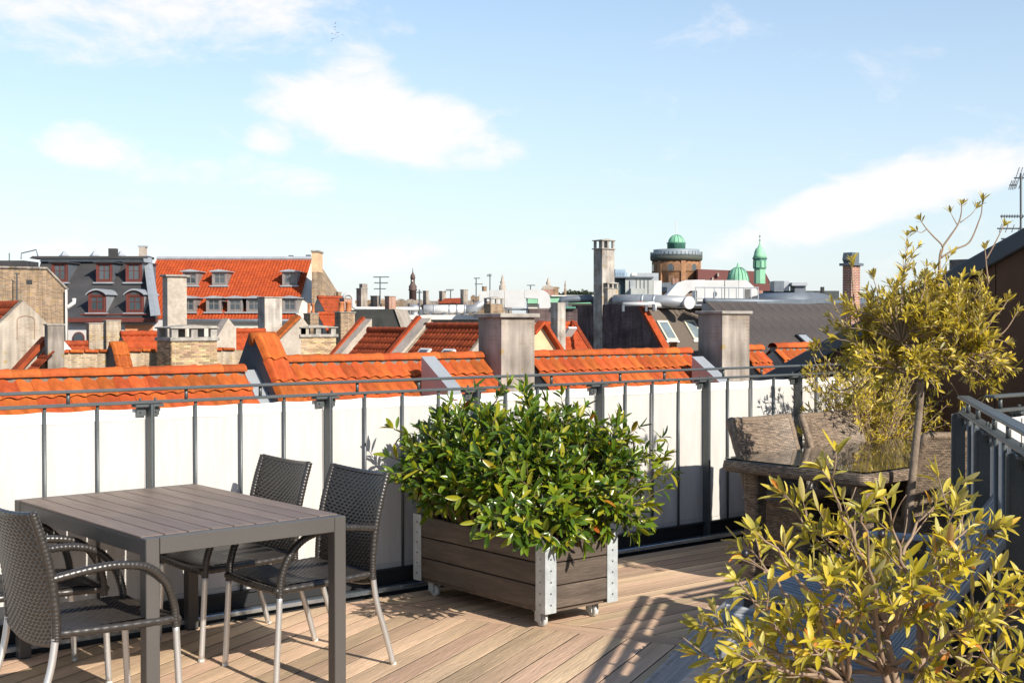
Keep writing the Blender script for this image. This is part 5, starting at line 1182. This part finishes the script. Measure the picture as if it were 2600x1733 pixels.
mb = MB(); mb.prism([PV(1350, 858, v), PV(1376, 819, v), PV(1428, 900, v), (PV(1428, 900, v).x, v, -18), (PV(1350, 858, v).x, v, -18)], (0, .5, 0)); mb.build('gable_wall', peach, ob9, world=True)
mb = MB(); a, b_ = PV(1376, 817, v-.1), PV(1428, 898, v-.1); d_ = (b_-a).normalized(); mb.obox((a+b_)/2, ((b_-a).length, .4, .12), ax=d_, ay=(0, 1, 0)); mb.build('verge_tiles', tile_far, ob9, world=True)
a, b_ = PV(1376, 817, v-.1), PV(1352, 846, v-.1); mb = MB(); mb.obox((a+b_)/2, ((b_-a).length, .4, .12), ax=(b_-a).normalized(), ay=(0, 1, 0)); mb.build('verge_tiles', tile_far, ob9, world=True)
roofV(ob9, 1372, 1462, 818, 818, v+3.6, 5.2, tile_far)
a, b_ = PV(1456, 815, v+3.4), PV(1512, 905, v+.4); mb = MB(); mb.obox((a+b_)/2, ((b_-a).length, .35, .18), ax=(b_-a).normalized(), ay=(0, 1, .3)); mb.build('verge_tiles', tile_old, ob9, world=True)
chimney('slim mottled chimney standing on the orange roof with the peach gable', 1398, 1416, 1436, 770, 858, v+1.2, brick_w, .04, .02)
c = PV(1447, 842, v+2.0); sk = MB(); sk.obox(c, (.45, .1, .5), ax=(1, 0, 0), ay=(0, 1, 1)); s_ = sk.build('roof_hatch', white_p, ob9, world=True)
sk = MB(); sk.obox(c+Vector((0, -.06, .06)), (.3, .03, .34), ax=(1, 0, 0), ay=(0, 1, 1)); sk.build('pane', zinc, s_, world=True)
dk = house('dark old tiled building behind the slim mottled chimney', PC(1400, 790, 62)); cbox(dk, 'wall', 1344, 783, 1466, 1200, 62, 6, brick_d); cbox(dk, 'fascia', 1404, 778, 1462, 783, 61.8, 6, copper_d)

# slate roof on the right
VS = 40.; s0 = PV(1895, 892, VS); s1 = PV(2170, 892, VS); T0 = PV(1925, 768, VS+3.3); 
hs_ = house('dark slate roof with raised seams and a lead-covered barrel vault', s0); dn = Vector((0, s0.y-T0.y, s0.z-T0.z)); dnn = dn.normalized(); n_s = Vector((1, 0, 0)).cross(dnn); n_s = n_s if n_s.z > 0 else -n_s
U0s, U1s = s0.x+.7, PV(2260, 768, VS+3.3).x
mb = MB(); mb.prism([(U0s, T0.y, T0.z), (U0s, T0.y+dn.y*1.5, T0.z+dn.z*1.5), (U0s, T0.y+dn.y*1.5, -18), (U0s, T0.y+.2, -18), (U0s, T0.y+.2, T0.z)], (U1s-U0s, 0, 0)); mb.build('wall', mat('slate_house_wall', (.3, .27, .24), .9), hs_, world=True)
np_ = int((U1s-U0s)/.78)
mb = MB(); mb.obox((0, 0, 0), (.765, dn.length*1.5, .05), b=.012); pme = mb.mesh('roof_panel', slate)
for k in range(np_): piece('roof_panel', pme, hs_, basis(Vector((1, 0, 0)), dnn, Vector((1, 0, 0)).cross(dnn), Vector((U0s+.78*(k+.5), T0.y, T0.z))+dn*.75+n_s*.035-WL[hs_.name]))
mb = MB(); mb.tube([(U0s, T0.y, T0.z+.06), (U1s, T0.y, T0.z+.06)], .14, 8); mb.build('lead_ridge', zinc_d, hs_, True, world=True)
mb = MB(); a, b_ = PV(1990, 764, VS+4.5), PV(2108, 762, VS+4.5); cx_ = (a.x+b_.x)/2; rr_ = (b_.x-a.x)/2; hgt = PV(2048, 737, VS+4.5).z-a.z
mb.prism([(cx_-rr_*math.cos(math.pi*i/14), VS+4.2, a.z-.1+hgt*math.sin(math.pi*i/14)**.8) for i in range(15)], (0, 3, 0)); mb.build('barrel_vault', zinc_d, hs_, True, world=True)
mb = MB(); a, b_ = PV(2010, 770, VS+3.1), PV(2130, 762, VS+3.1); mb.prism([PV(1922, 765, VS+3.15), PV(2010, 762, VS+3.15), PV(2110, 758, VS+3.15), PV(2110, 768, VS+3.15), PV(2010, 774, VS+3.15), PV(1922, 772, VS+3.15)], (0, .5, 0)); mb.build('lead_apron', zinc_d, hs_, world=True)
sk = MB(); c = Vector((PV(2040, 870, VS+1).x, 0, 0)); rr_ = ray(2046, 872); tpar = (T0-Vector((0, 0, EYE))).dot(n_s)/rr_.dot(n_s); c = Vector((0, 0, EYE))+rr_*tpar
sk.obox(c+n_s*.12, (.8, 1.1, .18), ax=(1, 0, 0), ay=dnn); s_ = sk.build('skylight', dark_gap, hs_, world=True); sk = MB(); sk.obox(c+n_s*.22, (.6, .9, .02), ax=(1, 0, 0), ay=dnn); sk.build('pane', zinc, s_, world=True)
tt, dims = chimney('red brick chimney with a metal flue hood behind the olive tree', 2139, 2162, 2184, 674, 790, 30., brick_r, .10, .10, capm=zinc_d)
u0, u1, va, vb, z0, z1 = dims; mb = MB(); mb.prism([(u0+.08, va, z1+.1), (u0-.02, va, z1+.25), (u0+.05, va, z1+.52), (u0+.5, va, z1+.52), (u0+.5, va, z1+.1)], (0, .42, 0)); mb.build('flue_hood', zinc_d, tt, world=True)

# ------------------------------------------------------------------ roof plant on the skylight house
ZH = 72.
pl9 = thing('air_handling_unit', 'white air handling unit with a sloping box duct behind a steel guard rail', 'ventilation', PC(1800, 790, ZH))
cbox(pl9, 'cabinet', 1773, 711, 1839, 770, ZH, 2.4, duct_m); cbox(pl9, 'cabinet', 1841, 711, 1875, 770, ZH, 2.4, duct_m); cbox(pl9, 'side_bay', 1770, 710, 1790, 765, ZH-.3, .28, duct_m)
P_ = [PC(1692, 750, ZH-.5), PC(1720, 718, ZH-.5), PC(1740, 711, ZH-.5), PC(1771, 710, ZH-.5), PC(1771, 737, ZH-.5), PC(1752, 738, ZH-.5), PC(1738, 752, ZH-.5)]
mb = MB(); mb.prism(P_, CY*1.3); mb.build('sloping_duct', duct_m, pl9, world=True)
cbox(pl9, 'louvre', 1890, 733, 1905, 765, ZH, .3, mat('louvre_grey', (.14,)*3)); cbox(pl9, 'louvre', 1908, 736, 1924, 765, ZH+.4, .3, mat('louvre_grey', (.14,)*3))
mb = MB(); P_ = [PC(1876, 711, ZH), PC(1896, 711, ZH), PC(1924, 736, ZH), PC(1924, 766, ZH), PC(1876, 766, ZH)]; mb.prism(P_, CY*1.5); mb.build('side_casing', duct_m, pl9, world=True)
for i in range(2):
    c = PC(1816+i*3, 746, ZH-.06); mb = MB(); mb.obox(c, (.05, .08, .3-.1*i), ax=CX, ay=CY); mb.build('handle', zinc_d, pl9, world=True)
gd = thing('guard_rail', 'galvanised guard rail in front of the air handling unit', 'railing', PC(1840, 790, ZH-1.4)); Zg = ZH-1.4
mb = MB(); mb.tube([PC(1766, 729, Zg), PC(1926, 730, Zg)], .035, 6); mb.tube([PC(1766, 757, Zg), PC(1926, 759, Zg)], .03, 6); mb.build('rail', zinc, gd, world=True)
for x in (1766, 1790, 1814, 1833, 1851, 1870, 1888, 1907, 1925): mb = MB(); mb.tube([PC(x, 729, Zg), PC(x, 780, Zg)], .03, 6); mb.build('post', zinc, gd, world=True)
cbox(gd, 'walkway', 1765, 772, 1815, 776, Zg-.2, 1.2, zinc); cbox(gd, 'walkway', 1812, 776, 1915, 782, Zg-.1, 1.2, zinc)
dct = duct('grey round duct with a white end disc on the skylight house', [(1560, 763, 1.5), (1626, 762, .8), (1662, 763, .5), (1750, 768, -.5)], .34, duct_g, ZH-1.2, [(1, .2), (2, .02)])
mb = MB(); mb.tube([PC(1746, 768, ZH-1.72), PC(1751, 768, ZH-1.90)], .355, 20); mb.build('end_plate', duct_m, dct, world=True)
duct('thin white pipe with an elbow in front of the grey duct', [(1582, 772, 0), (1640, 772, 0), (1660, 770, 0), (1662, 774, 0), (1662, 790, 0)], .12, duct_m, ZH-2.2)
cb = thing('roof_cabin', 'grey clad roof cabin beside the tall hooded chimney', 'cabin', PC(1610, 760, 95)); cbox(cb, 'body', 1588, 705, 1658, 765, 95, 5, mat('grey_cladding', (.33, .34, .32), .7, var=.1)); cbox(cb, 'dark_side', 1562, 704, 1588, 765, 95.4, 5, mat('dark_teal_side', (.045, .07, .075), .7)); cbox(cb, 'door', 1600, 711, 1612, 732, 94.9, .12, duct_g); cbox(cb, 'roof_edge', 1560, 702, 1660, 705, 94.8, 5.4, zinc_d)
for x in (1616, 1626, 1636, 1646): cbox(cb, 'panel_seam', x, 708, x+.7, 745, 94.94, .08, zinc_d)
cbox(cb, 'lean_to', 1602, 732, 1636, 752, 94., 1., mat('grey_cladding', (.33,)*3)); cbox(cb, 'annex', 1659, 712, 1680, 765, 95, 4, duct_m)
up_ = thing('rooftop_plant_room', 'pale blue-grey plant room standing behind the grey cabin', 'cabin', PC(1620, 720, 120)); cbox(up_, 'body', 1612, 693, 1672, 745, 120, 5, zinc); cbox(up_, 'unit', 1604, 693, 1618, 700, 118, 1.2, duct_m)
h = house('teal roofed building in front of the round tower', PC(1690, 740, 130)); cbox(h, 'roof', 1676, 717, 1710, 740, 130, 6, zinc_d); cbox(h, 'wall', 1676, 740, 1712, 900, 130.3, 5, brick_b); cbox(h, 'chimney', 1708, 706, 1722, 722, 128, 1, brick_r)
# ------------------------------------------------------------------ round tower, church roof, copper dome and spire
ZT = 410.; k = ZT/F
tw = thing('round_tower', 'round tawny brick tower with platform and green observatory dome', 'tower', PC(1717, 800, ZT)-UP*20); Ctw = PC(1717, 700, ZT); r = 58*k
def zy(y): return PC(1717, y, ZT).z
m0 = Vector((Ctw.x, Ctw.y, 0))
mb = MB(); mb.lathe([(r, -18), (r, zy(664)), (r*1.04, zy(662))], m0, 40); mb.build('drum', tower_m, tw, True, world=True)
for i in range(24):
    a = 2*math.pi*i/24; d_ = Vector((math.cos(a), math.sin(a), 0)); tn = Vector((-d_.y, d_.x, 0)); c = m0+d_*(r+.02)
    if i % 4 == 0: mb = MB(); mb.obox(c+UP*((zy(664)+zy(760))/2), (1.5, 1., zy(664)-zy(760)), ax=tn, ay=d_); mb.build('pilaster', tower_m, tw, world=True)
    else:
        w_ = 1.35; z1_ = zy(676); P_ = [c-tn*w_+UP*zy(690)]+[c-tn*(w_*math.cos(math.pi*q/8))+UP*(z1_+w_*math.sin(math.pi*q/8)) for q in range(9)]+[c+tn*w_+UP*zy(690)]
        mb = MB(); mb.prism([p_+d_*.05 for p_ in P_], d_*.25); mb.build('blind_arch', tower_m, tw, world=True)
        mb = MB(); P2 = [m0+d_*(r+.34)+(p_-c-UP*(z1_-.3))*.72+UP*(z1_-.6) for p_ in P_]; mb.prism(P2, d_*.06); mb.build('window', tower_d if i % 2 else wglass, tw, world=True)
for a0_, y0, y1, w_ in ((-2.05, 695, 740, 2.2), (-2.6, 700, 745, 1.6), (-1.45, 712, 748, 1.5)):
    d_ = Vector((math.cos(a0_), math.sin(a0_), 0)); tn = Vector((-d_.y, d_.x, 0)); mb = MB(); mb.obox(m0+d_*(r+.1)+UP*((zy(y0)+zy(y1))/2), (w_, .6, zy(y0)-zy(y1)), ax=tn, ay=d_); mb.build('window', tower_d, tw, world=True)
dkcop = mat('dark_tower_cornice', (.06, .065, .05), .8)
mb = MB(); mb.lathe([(r*1.05, zy(664)), (r*1.13, zy(660)), (r*1.14, zy(652)), (r*1.10, zy(651))], m0, 40); mb.build('cornice', dkcop, tw, True, world=True)
for i in range(40):
    a = 2*math.pi*i/40; c = m0+Vector((math.cos(a), math.sin(a), 0))*r*1.12; mb = MB(); mb.tube([c+UP*zy(652), c+UP*zy(640)], .12, 4); mb.build('railing_post', dkcop, tw, world=True)
gl_t = mat('parapet_mesh', (.20, .235, .26), .5)
for (ra_, y0, y1) in ((1.12, 651, 642), (1.0, 651, 634)):
    mb = MB(); mb.lathe([(r*ra_, zy(y0)), (r*ra_, zy(y1)), (r*ra_-.15, zy(y1)), (r*ra_-.15, zy(y0))], m0, 40); mb.build('parapet_grille', gl_t, tw, True, world=True)
mb = MB(); mb.lathe([(23*k, zy(652)), (23*k, zy(619)), (24.5*k, zy(618)), (24.5*k, zy(616))], m0, 28); mb.build('observatory', copper_d, tw, True, world=True)
mb = MB(); mb.lathe([(20.8*k*math.cos(R(a)), zy(617)+20.5*k*math.sin(R(a))) for a in range(0, 91, 9)], m0, 24); dmo = mb.build('dome', copper, tw, True, world=True)
for i in range(12):
    a = 2*math.pi*i/12; mb = MB(); mb.tube([m0+Vector((math.cos(a)*20.9*k*math.cos(R(e_)), math.sin(a)*20.9*k*math.cos(R(e_)), zy(617)+20.7*k*math.sin(R(e_)))) for e_ in range(0, 85, 12)], .12, 4); mb.build('dome_rib', copper_d, dmo, world=True)
mb = MB(); mb.tube([m0+UP*zy(597), m0+UP*zy(560)], .13, 5); mb.build('flagpole', white_p, tw, world=True)
cr_ = thing('church', 'long dark red church roof beside the round tower', 'church', PC(1870, 760, 400)-UP*10)
mb = MB(); P_ = [PC(1772, 683, 400), PC(1905, 688, 400), PC(1942, 690, 400), PC(1966, 735, 396), PC(1966, 742, 396), PC(1772, 742, 396)]; mb.prism(P_, CY*12); mb.build('roof', red_roof, cr_, world=True); cbox(cr_, 'wall', 1774, 742, 1960, 900, 397, 12, tower_m)
for (x, y) in ((1808, 704), (1822, 693), (1925, 700), (1954, 715)): cbox(cr_, 'roof_vent', x, y, x+3.5, y+9, 397.5, 2.6, plas_l)
sp_t = thing('copper_spire', 'slender green copper spire with lantern on the church roof', 'spire', PC(1930, 740, 392)); k = 392/F; c0 = PC(1929, 700, 392); c0 = Vector((c0.x, c0.y, 0)); zz = lambda y: PC(1929, y, 392).z
mb = MB(); mb.lathe([(14*k, zz(720)), (14*k, zz(682))], c0, 8); mb.build('base', copper, sp_t, world=True); mb = MB(); mb.lathe([(16.5*k, zz(682)), (16.5*k, zz(658)), (19*k, zz(657)), (19*k, zz(655))], c0, 8); ln_ = mb.build('lantern', copper_d, sp_t, world=True)
for i in range(8):
    a = 2*math.pi*(i+.5)/8; d_ = Vector((math.cos(a), math.sin(a), 0)); tn = Vector((-d_.y, d_.x, 0)); mb = MB(); mb.obox(c0+d_*15.4*k+UP*((zz(681)+zz(661))/2), (8*k, .3, (zz(663)-zz(680))), ax=tn, ay=d_); mb.build('opening', copper, ln_, world=True)
mb = MB(); mb.lathe([(18.5*k, zz(655)), (15.5*k, zz(648)), (14*k, zz(640)), (11*k, zz(632)), (5*k, zz(627)), (1.6*k, zz(618)), (.6*k, zz(600)), (.5*k, zz(592))], c0, 10); mb.build('cap', copper, sp_t, True, world=True)
for y in (610, 600): mb = MB(); mb.lathe([(.1, -.25), (.28, 0), (.1, .25)], c0+UP*zz(y), 8); mb.build('ball', dkcop, sp_t, True, world=True)
dmc = thing('copper_dome', 'ribbed green copper dome in front of the church roof', 'dome', PC(1874, 725, 300)); k = 300/F; c0 = PC(1874, 720, 300); c0 = Vector((c0.x, c0.y, 0)); zz = lambda y: PC(1874, y, 300).z
mb = MB(); mb.lathe([(27.5*k, zz(745)), (27.5*k, zz(722)), (26.8*k, zz(708)), (23.5*k, zz(695)), (17*k, zz(685)), (8*k, zz(679)), (4*k, zz(677)), (3*k, zz(672)), (.8*k, zz(666))], c0, 24); mb.build('shell', copper, dmc, True, world=True)
for i in range(16):
    a = 2*math.pi*i/16; mb = MB(); mb.tube([c0+Vector((math.cos(a)*q*k, math.sin(a)*q*k, zz(y))) for q, y in ((27.7, 722), (27, 708), (23.7, 694.7), (17.2, 684.6), (8, 678.6))], .1, 4); mb.build('rib', copper_d, dmc, world=True)
# ------------------------------------------------------------------ skyline odds and ends
rs = thing('flat_roof_block', 'dark flat-roofed block with small roof boxes beside the copper spire', 'building', PC(1990, 760, 120)-UP*12); cbox(rs, 'wall', 1936, 738, 2130, 900, 120, 10, mat('dark_green_felt', (.05, .06, .058), .8, var=.15)); cbox(rs, 'roof_box', 1966, 713, 1990, 740, 119, 2, zinc_d); cbox(rs, 'roof_box', 1990.5, 713, 2004, 738, 119.5, 2, zinc); cbox(rs, 'cabin', 2018, 724, 2046, 742, 119, 2, zinc_d); cbox(rs, 'cabin_roof', 2011, 717, 2050, 725, 118.7, 3, zinc); cbox(rs, 'vent', 2086, 728, 2093, 748, 119, .5, dark_gap); cbox(rs, 'brick_end', 1925, 737, 1937, 765, 100, 2, brick_r)
tc_ = thing('clock_spire', 'dark brown onion spire on the skyline', 'spire', PC(1048, 765, 320)-UP*8); k = 320/F; c0 = PC(1048, 700, 320); c0 = Vector((c0.x, c0.y, 0)); zz = lambda y: PC(1048, y, 320).z
spm = mat('dark_brown_spire', (.085, .05, .042), .7)
mb = MB(); mb.lathe([(9*k, -18), (9.2*k, zz(738)), (11*k, zz(737)), (11*k, zz(735)), (9.5*k, zz(732)), (10.5*k, zz(727)), (7*k, zz(722)), (5.5*k, zz(718)), (5.5*k, zz(707)), (6.8*k, zz(706)), (6*k, zz(703)), (5.8*k, zz(699)), (3*k, zz(695)), (1.2*k, zz(690)), (.5*k, zz(680))], c0, 10); mb.build('spire', spm, tc_, True, world=True)
mb = MB(); mb.obox(c0+UP*zz(713)-CY*5.6*k, (3.4*k, .2, 4*k), ax=CX, ay=CY); mb.build('clock_face', white_p, tc_, world=True)
for (x, lb, w_, ys) in ((1276, 'stone obelisk pinnacle on the skyline beside the box duct', 9, (738, 724, 722, 716, 712, 706, 694)), (1392, 'scrolled gable pinnacle beyond the curved white duct', 8, (738, 728, 724, 718, 714, 710, 703)), (1435, 'small statue on a pedestal on the skyline', 3, (745, 732, 731, 724, 720, 716, 711))):
    t = thing('pinnacle', lb, 'pinnacle', PC(x, 745, 170)-UP*3); k = 170/F; c0 = PC(x, 700, 170); c0 = Vector((c0.x, c0.y, 0)); zz = lambda y: PC(x, y, 170).z; mb = MB()
    mb.lathe([(w_*k, zz(780)), (w_*k, zz(ys[0])), (w_*.9*k, zz(ys[1])), (w_*.5*k, zz(ys[2])), (w_*.75*k, zz(ys[3])), (w_*.45*k, zz(ys[4])), (w_*.35*k, zz(ys[5])), (.3*k, zz(ys[6]))], c0, 10); mb.build('stone', plas_l if x != 1435 else brick_b, t, True, world=True)
gbk = thing('gable_block', 'red-brown brick gable below the scrolled pinnacle', 'building', PC(1395, 780, 168)-UP*8); mb = MB(); P_ = [PC(1375, 734, 168), PC(1380, 726, 168), PC(1392, 722, 168), PC(1404, 727, 168), PC(1409, 734, 168)]; mb.prism(P_, CY*3); mb.build('scroll', plas_l, gbk, world=True); cbox(gbk, 'wall', 1379, 734, 1405, 900, 168, 6, brick_r); cbox(gbk, 'wing', 1402, 728, 1418, 900, 170, 6, brick_b)
FAR = [(905, 917, 933, 733, 790, 84, plas, 'sooty two-step chimney on the skyline beside the looping silver pipe'), (941, 958, 964, 752, 790, 84, plas, 'broad sooty stack between the step chimney and the spire'), (977, 988, 1005, 753, 795, 76, brick_r, 'red brick chimney at the end of the black tarred wall'),
       (1074, 1082, 1089, 739, 780, 96, plas, 'slim beige chimney beside the dark onion spire'), (1115, 1123, 1132, 740, 772, 96, plas, 'beige chimney beside the small red skyline roof'), (1169, 1177, 1188, 736, 775, 92, plas, 'beige chimney with a sloped shoulder beside the box duct'), (862, 874, 893, 758, 790, 76, brick_r, 'small red brick chimney under the looping silver pipe'), (854, 858, 867, 742, 755, 100, brick_b, 'tiny dark chimney on the red skyline roof'), (1224, 1228, 1236, 728, 745, 100, brick_b, 'small dark chimney beside the stone obelisk')]
for (xl, xe, xr, yt, yb, Zc, mm, lb) in FAR:
    v = PC(xe, yt, Zc).y; tch, dm_ = chimney(lb, xl, xe, xr, yt, yb, v, mm, .05, .03)
    if xl == 905:
        a_, b_ = PV(920, 720, v+.12), PV(933, 720, v+.12); mb = MB(); mb.box(a_.x, v+.12, dm_[5]+.052, b_.x, v+.5, a_.z); mb.build('upper_shaft', mm, tch, world=True)
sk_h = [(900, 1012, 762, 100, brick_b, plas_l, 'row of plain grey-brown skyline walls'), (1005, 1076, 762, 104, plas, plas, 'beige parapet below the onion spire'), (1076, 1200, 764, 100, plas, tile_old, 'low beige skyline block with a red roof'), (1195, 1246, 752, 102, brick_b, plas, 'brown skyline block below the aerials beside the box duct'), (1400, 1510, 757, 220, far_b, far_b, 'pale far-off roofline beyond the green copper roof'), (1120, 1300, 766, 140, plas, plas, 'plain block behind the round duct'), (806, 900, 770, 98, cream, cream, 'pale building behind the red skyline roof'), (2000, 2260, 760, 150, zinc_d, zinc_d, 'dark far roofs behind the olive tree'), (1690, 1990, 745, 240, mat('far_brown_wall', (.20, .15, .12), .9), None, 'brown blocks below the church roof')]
for (x0, x1, yt, Z_, mm, rf, lb) in sk_h:
    t = thing('skyline_block', lb, 'building', PC((x0+x1)/2, yt, Z_)-UP*15); cbox(t, 'wall', x0, yt, x1, 1000, Z_, 8, mm); n_ = max(3, int((x1-x0)/26)); rng = random.Random(x0)
    for i in range(n_):
        a_ = x0+(x1-x0)*(i+rng.uniform(.1, .3))/n_; w_ = rng.uniform(4, 12); cbox(t, 'parapet', a_, yt-rng.uniform(1.5, 5), a_+w_, yt, Z_+rng.uniform(.5, 3), 2.5, rf or mm)
    for i in range(n_):
        a_ = x0+(x1-x0)*(i+.35)/n_; cbox(t, 'window', a_, yt+8, a_+3.5, yt+15, Z_-.05, .2, wglass)
mb = MB(); t = thing('red_roof_block', 'small red skyline roof between two beige chimneys', 'house', PC(1150, 775, 94)-UP*8); P_ = [PC(1112, 770, 94), PC(1130, 757, 96), PC(1170, 756, 96), PC(1170, 770, 94)]; mb.prism(P_, CY*5); mb.build('roof', tile_old, t, world=True); cbox(t, 'wall', 1113, 770, 1169, 900, 94.3, 4, plas)
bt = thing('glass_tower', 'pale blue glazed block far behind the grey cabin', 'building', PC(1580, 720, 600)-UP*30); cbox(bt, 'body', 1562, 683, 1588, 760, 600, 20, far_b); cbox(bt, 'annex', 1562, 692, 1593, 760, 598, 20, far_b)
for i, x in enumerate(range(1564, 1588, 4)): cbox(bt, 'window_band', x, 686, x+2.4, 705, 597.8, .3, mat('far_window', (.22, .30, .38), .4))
trm = leafmat('far_tree_leaf', [(0., (.05, .07, .045)), (1., (.09, .11, .07))], .1, .7)
tl = thing('far_trees', 'distant line of trees on the horizon beyond the copper roof', 'trees', PC(1465, 752, 900)-UP*12); tl['kind'] = 'stuff'; mb = MB()
for i in range(900):
    c = PC(random.gauss(1465, 20), 0, 900); c.z = PC(1465, 752-abs(random.gauss(0, 5)), 900).z; d_ = rv3(); q_ = d_.orthogonal().normalized()*1.1; w_ = d_.cross(q_).normalized()*1.1; mb.add([c-q_, c-w_, c+q_, c+w_], [(0, 1, 2, 3)])
tagged = mb.build('canopy', trm, tl, world=True); tag(tagged, kind='stuff')
mb = MB(); mb.tube([PC(1440, 756, 900)-UP*12, PC(1440, 753, 900)], 1., 5); mb.build('trunk', bark_m, tl, world=True)
AER = [(965, 702, 772, 84, [(703, 948, 988, 10, 7, 1), (718, 950, 985, 8, 8, 1), (733, 949, 980, 6, 6, 1)], 'skyline aerial with three booms above the broad sooty stack'), (1065, 735, 825, 70, [(742, 1058, 1072, 4, 6, 1)], 'thin aerial in front of the round duct'), (1144, 735, 757, 96, [(736, 1132, 1152, 6, 8, 2)], 'small tilted aerial beside the red skyline roof'),
       (1209, 705, 790, 92, [(706, 1203, 1219, 6, 5, 1), (721, 1205, 1226, 4, 5, 1)], 'aerial mast with two booms beside the box duct'), (1244, 695, 738, 94, [(699, 1236, 1248, 5, 8, 2)], 'aerial with a small grid at the box duct corner'), (1347, 723, 737, 96, [(724, 1338, 1359, 6, 5, 1)], 'short aerial above the curved white duct'), (43, 693, 762, 70, [(694, 38, 50, 2, 3, 0)], 'thin rod aerial on the brown brick end wall')]
for (x, y0, y1, Z_, bo, lb) in AER: aerial(x, y0, y1, Z_, bo, lb, .02)
# flock of birds
bm_ = MB(); bm_.add([(0, -.12, 0), (.03, 0, .03), (0, .16, 0), (-.03, 0, .03), (.34, -.03, .10), (-.34, -.03, .10), (.16, .06, .06), (-.16, .06, .06), (0, 0, -.035)], [(0, 1, 3), (1, 2, 3), (1, 6, 4), (1, 4, 0), (3, 5, 7), (3, 0, 5), (0, 8, 1), (1, 8, 2), (2, 8, 3), (3, 8, 0)]); bme_ = bm_.mesh('bird', mat('bird_dark', (.05, .05, .055), .8))
for i in range(16):
    o = bpy.data.objects.new('bird', bme_); COL.objects.link(o); o.location = PC(random.gauss(858, 11), random.gauss(88, 10), 260+random.uniform(-10, 10)); o.rotation_euler = (random.uniform(-.4, .4), random.uniform(-.5, .5), random.uniform(0, 6.28)); tag(o, 'tiny dark bird flying in the flock under the high cloud', 'bird', 'flock of birds in the sky')
